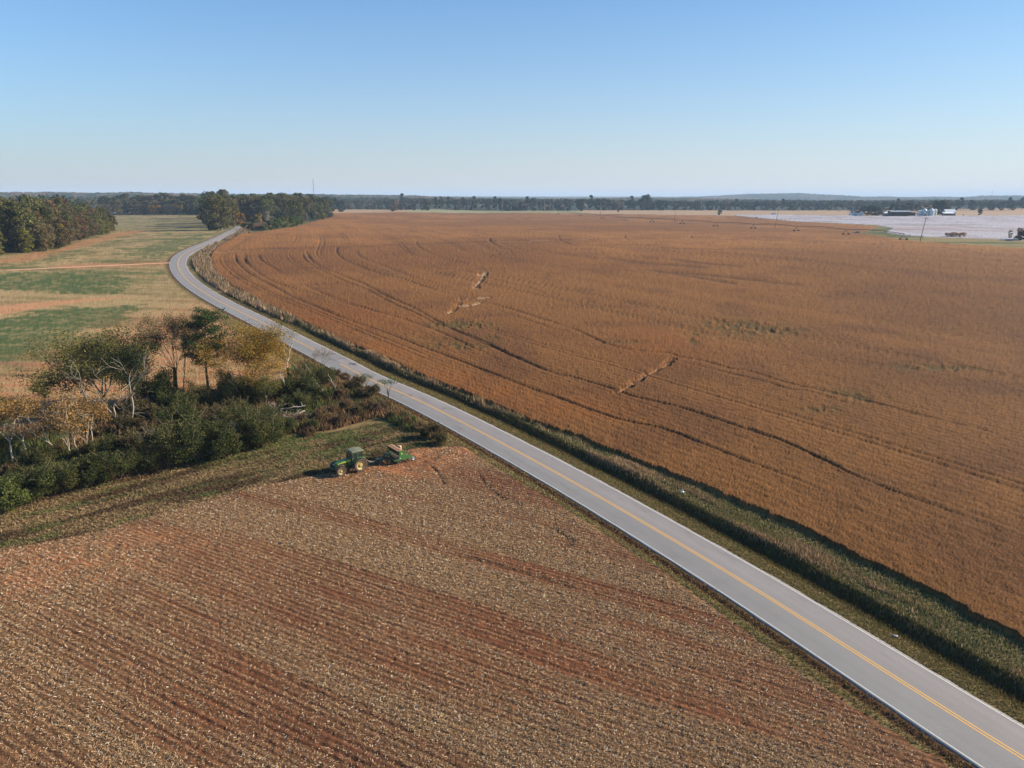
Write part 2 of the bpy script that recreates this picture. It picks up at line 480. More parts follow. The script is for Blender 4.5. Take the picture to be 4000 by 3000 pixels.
gullies = [cA([(1990, 384), (2030, 378), (2015, 392)]), cA([(2015, 400), (1998, 430), (1962, 462), (1975, 478)]), cA([(1870, 556), (1950, 545), (2045, 541)]), cA([(1865, 590), (1920, 592), (1990, 575)]),
           cA([(1850, 610), (1790, 642)]), cA([(1300 - 40, 0)]) if False else cB([(1660, 605), (1620, 640), (1520, 690), (1440, 740), (1380, 778), (1310, 802)]), cH([(810, 470), (770, 495)])]
gul_w = [0.9, 0.6, 0.8, 0.8, 0.4, 0.42, 1.0]
wpatch = [(cB([(470, 410)])[0], 9, 6), (cB([(400, 400)])[0], 6, 4), (cB([(610, 485)])[0], 2.2, 2.5), (cB([(380, 525)])[0], 7, 3), (cB([(300, 490)])[0], 5, 2), (cB([(430, 545)])[0], 6, 1.6), (cB([(500, 535)])[0], 3, 1.5),
          (cB([(1370, 505)])[0], 7, 2.5), (cB([(1770, 500)])[0], 1.2, 5), (cC([(600, 430)])[0], 12, 12), (cC([(800, 435)])[0], 8, 3), (cC([(1230, 820)])[0], 4, 4), (cC([(1070, 900)])[0], 4, 1.6), (cC([(1640, 655)])[0], 9, 3),
          (cC([(1830, 665)])[0], 4, 2), (cC([(500, 400)])[0], 6, 4), (cB([(1800, 460)])[0], 2, 2)]

# ------------------------------------------------------------------ polar sheet of the land, finest where it is near
fine = np.radians(np.arange(-43.5, 43.51, 0.062))
coarse = np.radians(np.arange(48, 313, 5.0))
TH = np.r_[fine, coarse]
ph = np.r_[np.linspace(math.radians(85), math.radians(48), 24, endpoint=False), np.arange(math.radians(48), math.radians(3.2), -math.radians(0.068)), np.arange(math.radians(3.2), math.radians(1.0), -math.radians(0.034)), np.geomspace(math.radians(1.0), math.radians(0.06), 40)]
RR = HCAM / np.tan(ph)
nr, nth = len(RR), len(TH)
gx = (RR[:, None] * np.sin(TH)[None, :]).ravel()
gy = (RR[:, None] * np.cos(TH)[None, :]).ravel()
jx = gx + (vn(gx * 1.1, gy * 1.1, 5) - .5) * .7; jy = gy + (vn(gx * 1.1, gy * 1.1, 6) - .5) * .7
rD, rS, rA = polydist(gx, gy, ROADC, 60.0)
lat = np.where(np.isfinite(rD), rD * rS, 999.0)
rad = np.hypot(gx, gy)
zone = np.zeros(len(gx), int)
zone[inpoly(jx, jy, SEED)] = 4
zone[inpoly(jx, jy, STUB)] = 1
zone[inpoly(jx, jy, SOY)] = 2
zone[inpoly(jx, jy, COT)] = 3
zone[(np.abs(lat) < 4.0)] = 0
T0 = terrain(gx, gy)
# roadside profile: shoulder, ditch on the field side, small bank on the near side
dfade = 1 - ss((rad - 160) / 120.0)
def profile(l):
    xp = [-60, -9, -7.2, -5.6, -4.6, -4.0, -3.35, 3.35, 4.9, 5.6, 6.7, 7.9, 9, 60]
    zp = [0, 0, -.02, -.02, -.05, -.13, .02, .02, -.02, -.55, -.75, .0, 0, 0]
    return np.interp(l, xp, zp)
prof = np.where(np.isfinite(rD), profile(np.where(zone == 2, np.minimum(lat, 60), lat)), 0)
prof = np.where((zone == 2) | (zone == 1), prof * 0.25, prof) * dfade
prof = np.where((lat > -3.1) & (lat < 3.1), -0.04, prof)
bx, by = gx, gy
Z = T0 + prof
C = np.zeros((len(gx), 3))
f_big = fbm(gx * .012, gy * .012, 1, 4); f_mid = fbm(gx * .08, gy * .08, 2, 4); f_sm = fbm(gx * .7, gy * .7, 3, 3)
grain = hsh(np.arange(len(gx)), np.zeros(len(gx), int), 9)
def mix(a, b, t): return a + (b - a) * np.clip(t, 0, 1)[:, None]
one = np.ones((len(gx), 1))
def K(c, m): return np.repeat(np.asarray(c)[None, :], m.sum(), 0)

# 0: general ground, verge grass, forest floor
m = zone == 0
c = mix(K(A_(150, 125, 85), m), K(A_(98, 108, 58), m), ss((f_mid[m] - .42) * 5)); c = mix(c, K(A_(104, 80, 58), m), ss((f_sm[m] - .52) * 4) * .7)
l = lat[m]; near = ss(1 - (np.abs(l) - 14) / 6.0)
vt = np.where((l > 3.2) & (l < 5.0), 1.0, 0)
c = mix(c, K(A_(158, 136, 88), m), vt * .8)
c = mix(c, K(A_(112, 106, 66), m), ((l > 5.0) & (l < 12)) * .75)
c = mix(c, K(A_(112, 78, 55), m), ((l < -3.3) & (l > -4.25)) * .85)
c = mix(c, K(A_(146, 126, 84), m), ((l < -4.25) & (l > -8.5)) * .6)
far = ss((rad[m] - 620) / 200.0)
c = mix(c, K(A_(60, 62, 36), m), far)
C[m] = c
# thicket floor
THK = Gp([(-900, 2200), (0, 1991), (271, 1920), (651, 1830), (868, 1795), (1003, 1752), (1128, 1698), (1300, 1680), (1480, 1630), (1600, 1690), (1700, 1690), (1500, 1560), (1350, 1470), (1200, 1400), (1120, 1480), (1000, 1520), (700, 1580), (400, 1640), (0, 1680), (-900, 1760)])
mt = inpoly(jx, jy, THK) & (zone == 0) & (lat < -4.5)
C[mt] = mix(K(A_(95, 72, 50), mt), K(A_(72, 74, 40), mt), ss((f_mid[mt] - .4) * 4))
# mown strip in front of the thicket
STRIP = Gp([(-900, 2420), (0, 2152), (362, 2088), (723, 1984), (1013, 1903), (1266, 1862), (1447, 1808), (1627, 1763), (1808, 1742), (1760, 1700), (1600, 1680), (1480, 1650), (1300, 1690), (1128, 1700), (1003, 1754), (651, 1833), (271, 1920), (0, 1991), (-900, 2200)])
ms = inpoly(jx, jy, STRIP) & (zone == 0) & (lat < -4.5)
d = Gp([(0, 2080), (1128, 1790)]); d = (d[1] - d[0]) / np.hypot(*(d[1] - d[0]))
ua = gx[ms] * d[0] + gy[ms] * d[1]; un = -gx[ms] * d[1] + gy[ms] * d[0]
st = fbm(ua * .10, un * .7, 21, 4); st2 = fbm(ua * .25 + 9, un * 1.3, 22, 4)
c = mix(K(A_(148, 118, 82), ms), K(A_(86, 64, 46), ms), ss((st - .46) * 6) * .9); c = mix(c, K(A_(108, 118, 66), ms), ss((st2 - .52) * 5) * .6)
gcen = Gp([(1250, 1720)])[0]; gnear = np.exp(-((gx[ms] - gcen[0]) ** 2 + (gy[ms] - gcen[1]) ** 2) / 110.0)
c = mix(c, K(A_(108, 118, 62), ms), gnear * ss((f_sm[ms] - .35) * 4))
C[ms] = c
# 1: stubble
m = zone == 1
ca, sa = math.cos(math.radians(-29.5)), math.sin(math.radians(-29.5))
ra = gx * ca + gy * sa; rn = -gx * sa + gy * ca
band = fbm(rn[m] * .33, ra[m] * .025, 31, 3); b2 = fbm(rn[m] * 2.6, ra[m] * .10, 32, 3); b3 = fbm(gx[m] * .06, gy[m] * .06, 33, 3)
soil = mix(K(A_(134, 80, 52), m), K(A_(100, 66, 48), m), f_mid[m])
c = mix(soil, K(A_(172, 134, 94), m), .18 + .55 * ss((band - .36) * 3.2) + .5 * (b2 - .5) + .4 * (b3 - .5))
def blob(px, py, rx, ry):
    q = G(px, py); return np.exp(-((gx[m] - q[0]) / rx) ** 2 - ((gy[m] - q[1]) / ry) ** 2)
orange = blob(1750, 1765, 4, 4) * 1.3 + blob(1690, 1772, 4, 2) + blob(1450, 1845, 7, 2.5) + blob(150, 2210, 9, 4) * .8 + blob(480, 2110, 10, 3) * .5 + blob(-100, 2300, 8, 6) * .7
c = mix(c, K(A_(204, 134, 90), m), orange * ss((f_sm[m] - .25) * 3))
C[m] = c
furrow = .025 * np.sin(rn[m] * 2 * math.pi / .84 + 2.2 * f_mid[m])
Z[m] += furrow * np.clip(1.6 - rad[m] / 70, 0, 1) + (fbm(gx[m] * 2.2, gy[m] * 2.2, 35, 3) - .5) * .16
for pts, w in ((cF([(1450, 800), (1540, 850), (1585, 900), (1575, 950), (1540, 985)]), .28), (cF([(1500, 820), (1600, 870), (1635, 920), (1600, 965)]), .22), (cF([(820, 340), (870, 420), (960, 500), (1060, 560), (1200, 600)]), .25), (cF([(950, 965), (1100, 1005), (1230, 1030)]), .3), (cF([(620, 1030), (900, 1100), (1250, 1200), (1600, 1300)]), .25), (cF([(400, 260), (470, 330), (520, 420)]), .2)):
    D, _, _ = polydist(gx, gy, smooth(Gp(pts), 4), 2.0)
    q = (D < w * 1.6) & (zone == 1); Z[q] -= .16 * (1 - D[q] / (w * 1.6)); C[q] *= (.55 + .45 * np.clip(D[q] / w / 1.6, 0, 1))[:, None]
# 2: soybeans
m = zone == 2
cl = fbm(gx * .9, gy * .9, 41, 3)
c = mix(K(A_(146, 97, 51), m), K(A_(167, 113, 60), m), ss((f_big[m] - .35) * 3)); c = mix(c, K(A_(130, 85, 52), m), ss((f_mid[m] - .48) * 4) * .5)
og = np.zeros(m.sum())
for (px, py, rx, ry) in ((1650, 1480, 14, 7), (1850, 1540, 10, 6), (1450, 1380, 18, 10), (2550, 1360, 14, 18), (1250, 1250, 30, 20), (2250, 1600, 12, 8)):
    q = G(px, py); og += np.exp(-((gx[m] - q[0]) / rx) ** 2 - ((gy[m] - q[1]) / ry) ** 2)
c = mix(c, K(A_(186, 114, 54), m), og * .5)
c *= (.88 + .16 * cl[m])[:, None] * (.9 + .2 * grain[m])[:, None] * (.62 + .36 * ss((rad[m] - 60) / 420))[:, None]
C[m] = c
far_s = np.clip(rad / 400.0, 0, 1)
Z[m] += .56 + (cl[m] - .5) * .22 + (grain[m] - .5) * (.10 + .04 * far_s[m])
dark = A_(92, 66, 46)
for pts, s in zip(tracks, tstr):
    P = smooth(Gp(pts), 4); D, _, AL = polydist(gx, gy, P, 5.0)
    fo = rad * rad / HCAM * math.radians(.034)
    w = .24 + .00045 * rad + np.clip(fo * .10, 0, 1.5)
    brk = .62 + .6 * vn(AL * .09, AL * 0, 77)
    Lt = np.hypot(*np.diff(P, axis=0).T).sum()
    t = ss(1.35 - D / w) * s * brk * np.clip(.25 + AL / 18, 0, 1) * np.clip((Lt - AL) / 30, 0, 1)
    q = (zone == 2) & (t > .01); t = np.clip(t[q], 0, 1)
    C[q] = C[q] + (dark - C[q]) * (t * .78)[:, None]; Z[q] -= .34 * t
# fainter regular passes, two wheel marks each, parallel to the field edge
D2, S2, A2_ = polydist(gx, gy, ROADC[::4], 900.0)
q = (zone == 2) & np.isfinite(D2)
C[q] *= (.84 + .34 * fbm(D2[q] * .16, A2_[q] * .006, 85, 3))[:, None]
dd = D2[q] + 3.0 * (fbm(gx[q] * .004, gy[q] * .004, 83, 2) - .5)
per = 13.7; mm = np.mod(dd, per); e = np.minimum(np.abs(mm - 3.0), np.abs(mm - 4.9))
wq = .24 + .0007 * rad[q]
t = ss(1.3 - e / wq) * ss((vn(np.floor(dd / per) * 3.3 + A2_[q] * .012, np.floor(dd / per) * 1.7, 84) - .35) * 2.5) * .55
t = np.clip(t, 0, 1); C[q] = C[q] + (dark - C[q]) * (t * .8)[:, None]; Z[q] -= .35 * t
for pts in far_lines:
    P = smooth(Gp(pts), 3); D, S_, AL = polydist(gx, gy, P, 14.0)
    w = 1.3 + .004 * rad
    t = np.clip(ss(1.25 - D / w) * (.55 + .8 * vn(AL * .02, AL * 0, 78)), 0, 1); q = (zone == 2) & (t > .01); t = t[q]
    C[q] = C[q] + (A_(92, 66, 48) - C[q]) * (t * .9)[:, None]; Z[q] -= .5 * t
    D2, _, _ = polydist(gx, gy, P + np.array([0, -3.5]), 6.0)
    pl = (vn(gx * .03, gy * .03, 79) > .66) & (pts is far_lines[0])
    q = (zone == 2) & (D2 < w * .6) & pl; C[q] = C[q] * .6 + A_(200, 156, 120) * .4
for k, (pts, w) in enumerate(zip(gullies, gul_w)):
    P = smooth(Gp(pts), 5) if len(pts) > 2 else Gp(pts)
    D, _, _ = polydist(gx, gy, P, 8.0); D = D + (vn(gx * .8, gy * .8, 81) - .5) * 1.0
    q = (zone == 2) & (D < w * 2.0); C[q] = C[q] * .55 + A_(120, 82, 54) * .45; Z[q] -= .35
    q = (zone == 2) & (D < w * .85) & (vn(gx * .9, gy * .9, 82) > .25); C[q] = A_(196, 158, 122) if k != 5 else A_(172, 124, 84); Z[q] = (T0 + .05)[q]
for (p, rx, ry) in wpatch:
    q0 = G(*p); e = ((gx - q0[0]) / rx) ** 2 + ((gy - q0[1]) / ry) ** 2
    q = (zone == 2) & (e < 2.5)
    t = np.exp(-e[q]) * ss((f_sm[q] - .36) * 5)
    C[q] = C[q] + (A_(88, 82, 46) - C[q]) * np.clip(t * .65, 0, 1)[:, None]; Z[q] -= .25 * t
# 3: cotton
m = zone == 3
c = mix(K(A_(190, 184, 194), m), K(A_(168, 158, 162), m), ss((fbm(gx[m] * .05, gy[m] * .02, 51, 4) - .42) * 3)); c *= (.82 + .3 * grain[m])[:, None]
for px, py, rx, ry in ((3600, 893, 45, 8), (3700, 894, 60, 6), (3560, 900, 25, 10), (3900, 905, 60, 5)):
    q = G(px, py); e = np.exp(-((gx[m] - q[0]) / rx) ** 2 - ((gy[m] - q[1]) / ry) ** 2); c = mix(c, K(A_(170, 120, 100), m), e * .45)
C[m] = c; Z[m] += .75 + (grain[m] - .5) * .15
# 4: seeded field with green rows
m = zone == 4
x4, y4 = gx[m], gy[m]
streak = fbm(x4 * .02, y4 * .13, 61, 4); streak2 = fbm(x4 * .05, y4 * .4, 62, 4); fine4 = fbm(x4 * .25, y4 * 1.1, 63, 3)
c = mix(K(A_(176, 150, 106), m), K(A_(146, 126, 84), m), ss((streak2 - .4) * 4))
g = .9 * ss((streak - .50) * 6) * ss((y4 - 215) / 60)
for poly, s in (([(0, 1062), (270, 1058), (470, 1062), (500, 1090), (520, 1138), (300, 1150), (0, 1135), (-400, 1100)], 1.0), ([(0, 1240), (260, 1200), (590, 1180), (585, 1215), (380, 1300), (440, 1335), (330, 1340), (300, 1400), (0, 1420), (-400, 1440), (-400, 1270)], 1.0),
                ([(460, 1000), (720, 925), (815, 905), (760, 960), (620, 1010)], .8), ([(0, 1045), (170, 1000), (350, 985), (200, 1030)], .7), ([(0, 1440), (200, 1420), (260, 1440), (120, 1475), (0, 1480)], .8), ([(230, 990), (470, 940), (520, 945), (330, 985)], .6)):
    P = Gp(poly); D, _, _ = polydist(x4, y4, np.vstack([P, P[:1]]), 15); ip = inpoly(x4, y4, P)
    sd = np.where(np.isfinite(D), D, 15) * np.where(ip, 1, -1) + (streak2 - .5) * 14 + (fine4 - .5) * 12
    g = np.maximum(g, s * ss((sd + 2) / 6) * (.55 + .6 * ss((fine4 - .3) * 3)))
c = mix(c, K(A_(86, 100, 56), m), g * .9)
far4 = ss((y4 - 520) / 60); c = mix(c, K(A_(140, 128, 92), m), far4 * .5 * (1 - g))
def oline(pts, w, s, colr, c):
    D, _, _ = polydist(x4, y4, smooth(Gp(pts), 5) if len(pts) > 2 else Gp(pts), 40); D = D + (streak2 - .5) * w * 1.6
    return mix(c, K(colr, m), ss(1.5 - D / w) * s)
c = oline([(60, 1018), (160, 992), (300, 958), (430, 925), (540, 902)], 6.0, .6, A_(186, 126, 88), c)
P_ = Gp([(-400, 1215), (0, 1193), (200, 1176), (430, 1160), (540, 1157), (400, 1172), (200, 1196), (0, 1231), (-400, 1290)]); D_, _, _ = polydist(x4, y4, np.vstack([P_, P_[:1]]), 12)
sd_ = np.where(np.isfinite(D_), D_, 12) * np.where(inpoly(x4, y4, P_), 1, -1) + (streak2 - .5) * 3; c = mix(c, K(A_(204, 148, 108), m), ss((sd_ + 1) / 2.5) * .85)
c = oline([(300, 1040), (665, 1027)], 7, .5, A_(190, 124, 88), c)
c = oline([(0, 1420), (160, 1425), (300, 1440)], 1.5, .6, A_(110, 84, 70), c)
nearbare = ss((250 - y4) / 60.0) * ss((x4 + 115) / 30.0)
c = mix(c, K(A_(196, 128, 88), m), nearbare * .55 * (.4 + .9 * ss((fbm(x4 * .3, y4 * 1.0, 66, 3) - .42) * 5)))
c *= (.88 + .24 * grain[m])[:, None]
C[m] = c; Z[m] += (grain[m] - .5) * .10
# 0-zone far pastures between soybeans and the trees
FAL = Gp([(1200, 841), (1304, 833), (1500, 831), (1978, 831), (2200, 833), (2516, 838), (2869, 843), (3100, 840), (3454, 845), (3670, 843), (4700, 841), (4700, 818), (3100, 822), (2200, 822), (1980, 824), (1700, 817), (1560, 819), (1304, 818), (1200, 820)])
q = inpoly(gx, gy, FAL) & (zone == 0)
zone[q] = 5
tgreen = ((gx > G(1545, 830)[0]) & (gx < G(2290, 830)[0])) * .75
C[q] = mix(K(A_(186, 152, 122), q), K(A_(150, 156, 112), q), np.maximum(tgreen[q], ss((fbm(gx[q] * .006, gy[q] * .03, 71, 3) - .5) * 6) * .35)) * (.92 + .16 * grain[q])[:, None]
# grass corner and ditch bank between soybeans and cotton
q = (zone == 0) & (gx > 150) & (rad > 250) & (lat > 60) & (rad < 900)
C[q] = mix(K(A_(146, 128, 84), q), K(A_(92, 96, 52), q), ss((fbm(gx[q] * .03, gy[q] * .06, 72, 4) - .42) * 5))
Z[q] += fbm(gx[q] * .2, gy[q] * .2, 73, 3) * .5
# verge beside the far road
q = (zone == 0) & (lat > 5) & (lat < 60) & (rad > 200) & (~mt)
C[q] = mix(K(A_(150, 122, 92), q), K(A_(84, 92, 48), q), ss((fbm(gx[q] * .06, gy[q] * .05, 74, 3) - .42) * 5))

idx = np.arange(nr * nth).reshape(nr, nth)
a = idx[:-1, :]; b = np.roll(idx, -1, 1)[:-1, :]; c_ = np.roll(idx, -1, 1)[1:, :]; d_ = idx[1:, :]
F = np.stack([a.ravel(), d_.ravel(), c_.ravel(), b.ravel()], 1)
fz = zone[F]
face_zone = np.where((fz == 2).any(1), 2, np.where((fz == 3).any(1), 3, np.where((fz == 1).any(1), 1, fz[:, 0])))
V = np.c_[gx, gy, Z]
rdist = np.where(np.isfinite(rD), lat, 0) + 0.0
# far from the road rows follow straight lines parallel to it
D2, S2, _ = polydist(gx, gy, ROADC[::4], 900.0)
rdist = np.where(np.isfinite(D2), D2 * S2, 0)
rdist[zone == 1] = rn[zone == 1] + 1.1 * (vn(ra[zone == 1] * .02, rn[zone == 1] * .02, 34) - .5)
mats = {0: field_mat("verge_grass", 4.5, .5, .8, .15, second=.25), 1: field_mat("stubble_soil", 7.0, .5, .9, .12, stripe=.34, stripe_p=.52, second=.15), 2: field_mat("ripe_soybeans", 3.2, .42, .8, .25, stripe=.13, second=.18),
        3: field_mat("open_cotton", .9, .28, .5, .3, second=.2), 4: field_mat("seeded_soil", 2.0, .4, .4, .1, second=.2), 5: field_mat("fallow_grass", .4, .25, .2, .1)}
names = {0: "ground", 1: "stubble_field", 2: "soybean_field", 3: "cotton_field", 4: "seeded_field", 5: "fallow_field"}
labels = {0: "grassy verges and ground around the fields and road", 1: "reddish brown field covered in chopped corn stubble", 2: "huge ripe brown soybean field right of the road",
          3: "white field of open cotton before the farm", 4: "tan field with green seeded streaks left of the road", 5: "pale fallow strip below the far tree line"}
for k in range(6):
    sel = F[face_zone == k]
    if len(sel) == 0: continue
    u, inv = np.unique(sel, return_inverse=True)
    me = mesh_np(names[k], V[u], inv.reshape(-1, 4), C[u], mats[k], extra={"rd": rdist[u]})
    tag(link(names[k], me), labels[k], None, None, "structure")

from mathutils.bvhtree import BVHTree
def Hgt(x, y):
    """height of the land (ditch included, crops not)"""
    x = np.atleast_1d(np.asarray(x, float)); y = np.atleast_1d(np.asarray(y, float))
    D, S, _ = polydist(x, y, ROADC[::2], 20.0)
    l = np.where(np.isfinite(D), D * S, 50)
    return terrain(x, y) + profile(l) * (1 - ss((np.hypot(x, y) - 160) / 120.0)), l
def hz(x, y): return float(terrain(np.array([x]), np.array([y]))[0])

# ------------------------------------------------------------------ road, markings, track
def ribbon(name, P, N, o0, o1, z, mat, base=None, nx=1):
    offs = np.linspace(o0, o1, nx + 1)
    vs = np.concatenate([np.c_[P + N * o, terrain(*(P + N * o).T) + (z if not callable(z) else z(o))] for o in offs])
    n = len(P); f = []
    I = np.arange(n - 1)
    for j in range(nx):
        f.append(np.stack([j * n + I, j * n + I + 1, (j + 1) * n + I + 1, (j + 1) * n + I], 1)[:, ::-1])
    return vs, np.concatenate(f)
m_road, nt, b = new_mat("old_asphalt")
geo = nt.nodes.new("ShaderNodeNewGeometry"); at = nt.nodes.new("ShaderNodeAttribute"); at.attribute_name = "col"
n1 = noise_node(nt, geo.outputs['Position'], 9.0, 6, .75); n2 = noise_node(nt, geo.outputs['Position'], .35, 4, .6)
f = math_node(nt, 'MULTIPLY', math_node(nt, 'ADD', math_node(nt, 'MULTIPLY', n1, .5), .75), math_node(nt, 'ADD', math_node(nt, 'MULTIPLY', n2, .24), .88))
nt.links.new(mul_col(nt, at.outputs['Color'], f), b.inputs['Base Color']); b.inputs['Roughness'].default_value = .82; b.inputs['Specular IOR Level'].default_value = .35
bp = nt.nodes.new("ShaderNodeBump"); bp.inputs['Strength'].default_value = .3; bp.inputs['Distance'].default_value = .02
nt.links.new(n1, bp.inputs['Height']); nt.links.new(bp.outputs[0], b.inputs['Normal'])
RP, _ = resample(ROADC, .8)
_t = np.gradient(RP, axis=0); _t /= np.hypot(_t[:, 0], _t[:, 1])[:, None]; RN = np.c_[_t[:, 1], -_t[:, 0]]
offs = np.linspace(-3.25, 3.25, 27)
vs = []
edge_j = (vn(np.arange(len(RP)) * .6, np.zeros(len(RP)), 91) - .5) * .16
for o in offs:
    oo = o + (edge_j if abs(o) > 3.2 else 0)
    p = RP + RN * np.atleast_1d(oo)[:, None] if hasattr(oo, '__len__') else RP + RN * oo
    vs.append(np.c_[p, terrain(p[:, 0], p[:, 1]) + .05 + .05 * (1 - (abs(o) / 3.25) ** 2)])
vs = [np.c_[vs[0][:, :2] - RN * .05, vs[0][:, 2] - .16]] + vs + [np.c_[vs[-1][:, :2] + RN * .05, vs[-1][:, 2] - .16]]
n = len(RP); I = np.arange(n - 1)
fs = np.concatenate([np.stack([j * n + I, (j + 1) * n + I, (j + 1) * n + I + 1, j * n + I + 1], 1) for j in range(len(vs) - 1)])
rv = np.concatenate(vs)
rc = np.repeat(A_(150, 146, 145)[None], len(rv), 0)
lo = np.concatenate([np.full(n, v) for v in np.r_[-3.3, offs, 3.3]])
sl = np.tile(np.arange(n) * .8, len(vs))
wear = np.exp(-((np.abs(lo) - 1.6) / .9) ** 2)
_ck = np.abs(vn(lo * .9 + 3, sl * .22, 96) - .5); rc = rc * (1 - .16 * ss(1 - _ck / .035) * (vn(lo * .3, sl * .02, 97) > .45))[:, None]
rc = rc * (1 + .07 * wear - .07 * np.exp(-((np.abs(lo) - 1.65) / .22) ** 2) + .16 * (vn(lo * 1.4, sl * .03, 92) - .5) + .10 * (vn(lo * .2, sl * .012, 98) - .5))[:, None]
rc[:, 0] *= 1 + .05 * (lo > 0)          # sun-bleached, slightly redder lane
for px, py, rx, ry, s in ((1262, 1385, 2.6, 2.1, .30), (1335, 1402, 1.0, .5, .25), (1310, 1409, 1.2, .6, .15), (1376, 1423, .85, .8, .72), (1605, 1547, .6, .3, .4), (1745, 1598, .8, .4, .25), (1290, 1395, 4.5, 3, .10), (1450, 1460, 6, 2, .05)):
    q = G(px, py); jn = (vn(rv[:, 0] * 1.6, rv[:, 1] * 1.6, 93) - .5) * .9
    e = np.sqrt(((rv[:, 0] - q[0]) / rx) ** 2 + ((rv[:, 1] - q[1]) / ry) ** 2) + jn * .5
    rc *= (1 - s * ss((1.12 - e) * 4))[:, None]
me = mesh_np("road", rv, fs, rc, m_road, True)
tag(link("road", me), "grey two lane country road curving through the fields", None, None, "structure")
def paint_mat(name, col, wearamt):
    mp, nt, b = new_mat(name)
    geo = nt.nodes.new("ShaderNodeNewGeometry"); nn = noise_node(nt, geo.outputs['Position'], 6.0, 5, .75)
    mx = nt.nodes.new("ShaderNodeMix"); mx.data_type = 'RGBA'
    mx.inputs[6].default_value = (*[float(v) for v in col], 1); mx.inputs[7].default_value = (*[float(v) for v in A_(140, 136, 138)], 1)
    nt.links.new(math_node(nt, 'MULTIPLY', math_node(nt, 'SUBTRACT', nn, wearamt, True), 7.0, True), mx.inputs[0]); nt.links.new(mx.outputs[2], b.inputs['Base Color'])
    b.inputs['Roughness'].default_value = .7
    return mp
mw = paint_mat("white_paint", (.50, .50, .48), .55); my = paint_mat("yellow_paint", (.62, .33, .06), .60)
def line(name, o0, o1, mat, label, i0=0, i1=None, skip=None):
    P, N = RP[i0:i1], RN[i0:i1]
    cols = [o0, (o0 + o1) / 2, o1]
    vs = [np.c_[P + N * o, terrain(*(P + N * o).T) + .057 + .05 * (1 - (abs(o) / 3.25) ** 2)] for o in cols]
    n = len(P); I = np.arange(n - 1)
    if skip is not None: I = I[~skip(P[I])]
    fs = np.concatenate([np.stack([j * n + I, (j + 1) * n + I, (j + 1) * n + I + 1, j * n + I + 1], 1) for j in range(2)])
    return np.concatenate(vs), fs
iy = np.argmin(np.hypot(RP[:, 0] - G(1322, 1417)[0], RP[:, 1] - G(1322, 1417)[1])); iy2 = np.argmin(np.hypot(RP[:, 0] - G(1232, 1371)[0], RP[:, 1] - G(1232, 1371)[1]))
def merge(parts):
    o = 0; VV = []; FF = []
    for v, f in parts: VV.append(v); FF.append(f + o); o += len(v)
    return np.concatenate(VV), np.concatenate(FF)
v, f = merge([line("", -3.0, -2.90, mw, ""), line("", 2.90, 3.0, mw, "")])
tag(link("edge_lines", mesh_np("edge_lines", v, f, None, mw)), "two white painted lines along the edges of the road", None, None, "structure")
v, f = merge([line("", o - .055, o + .055, my, "", i0, i1) for o in (-.13, .13) for i0, i1 in ((0, iy), (iy2, None))])
tag(link("centre_lines", mesh_np("centre_lines", v, f, None, my)), "double yellow painted line along the middle of the road", None, None, "structure")
# pale dirt track across the seeded field
TP, _ = resample(TRACK_W, 1.5); _t = np.gradient(TP, axis=0); _t /= np.hypot(_t[:, 0], _t[:, 1])[:, None]; TN = np.c_[_t[:, 1], -_t[:, 0]]
jj = (vn(np.arange(len(TP)) * .3, np.zeros(len(TP)), 95) - .5) * .5
P0, P1 = TP + TN * (-1.4 + jj)[:, None], TP + TN * (1.4 + jj)[:, None]
v = np.concatenate([np.c_[P0, terrain(*P0.T) + .06], np.c_[P1, terrain(*P1.T) + .06]]); n = len(TP); I = np.arange(n - 1)
m_track = field_mat("pale_track_dirt", 1.2, .3, .3, .05)
tag(link("dirt_track", mesh_np("dirt_track", v, np.stack([I, n + I, n + I + 1, I + 1], 1), np.repeat(A_(226, 176, 140)[None], 2 * n, 0), m_track)), "thin pale orange dirt track crossing the seeded field to the road", None, None, "structure")

# ------------------------------------------------------------------ straw, crop blades, weeds
rng = np.random.default_rng(7)
def blades(px, py, pz, h, w, lean, col):
    n = len(px); a = rng.uniform(0, 2 * math.pi, n); la = rng.uniform(0, 2 * math.pi, n); L = lean * h * rng.uniform(0, 1, n)
    dx, dy = np.cos(a) * w / 2, np.sin(a) * w / 2
    V = np.zeros((n, 3, 3))
    V[:, 0] = np.c_[px - dx, py - dy, pz]; V[:, 1] = np.c_[px + dx, py + dy, pz]; V[:, 2] = np.c_[px + np.cos(la) * L, py + np.sin(la) * L, pz + h]
    return V.reshape(-1, 3), np.arange(3 * n).reshape(-1, 3), np.repeat(col, 3, 0)
def cards(px, py, pz, ln, w, tilt, col):
    """lying pieces"""
    n = len(px); a = rng.uniform(0, 2 * math.pi, n); t = rng.uniform(-tilt, tilt, n); r = rng.uniform(-.9, .9, n)
    ux, uy, uz = np.cos(a) * np.cos(t), np.sin(a) * np.cos(t), np.sin(t)
    wx, wy, wz = -np.sin(a) * np.cos(r), np.cos(a) * np.cos(r), np.sin(r)
    U = np.c_[ux, uy, uz] * (ln / 2)[:, None]; W = np.c_[wx, wy, wz] * (w / 2)[:, None]; P = np.c_[px, py, pz + np.abs(uz) * ln / 2 + np.abs(wz) * w / 2]
    V = np.stack([P - U - W, P + U - W * .6, P + U + W * .6, P - U + W], 1)
    return V.reshape(-1, 3), np.arange(4 * n).reshape(-1, 4), np.repeat(col, 4, 0)
def logsample(n, r0, r1, a0=-43, a1=43, p=0.0):
    u = rng.uniform(0, 1, n)
    if p == 0: r = r0 * (r1 / r0) ** u
    else: r = (r0 ** p + u * (r1 ** p - r0 ** p)) ** (1 / p)
    t = np.radians(rng.uniform(a0, a1, n))
    return r * np.sin(t), r * np.cos(t), r
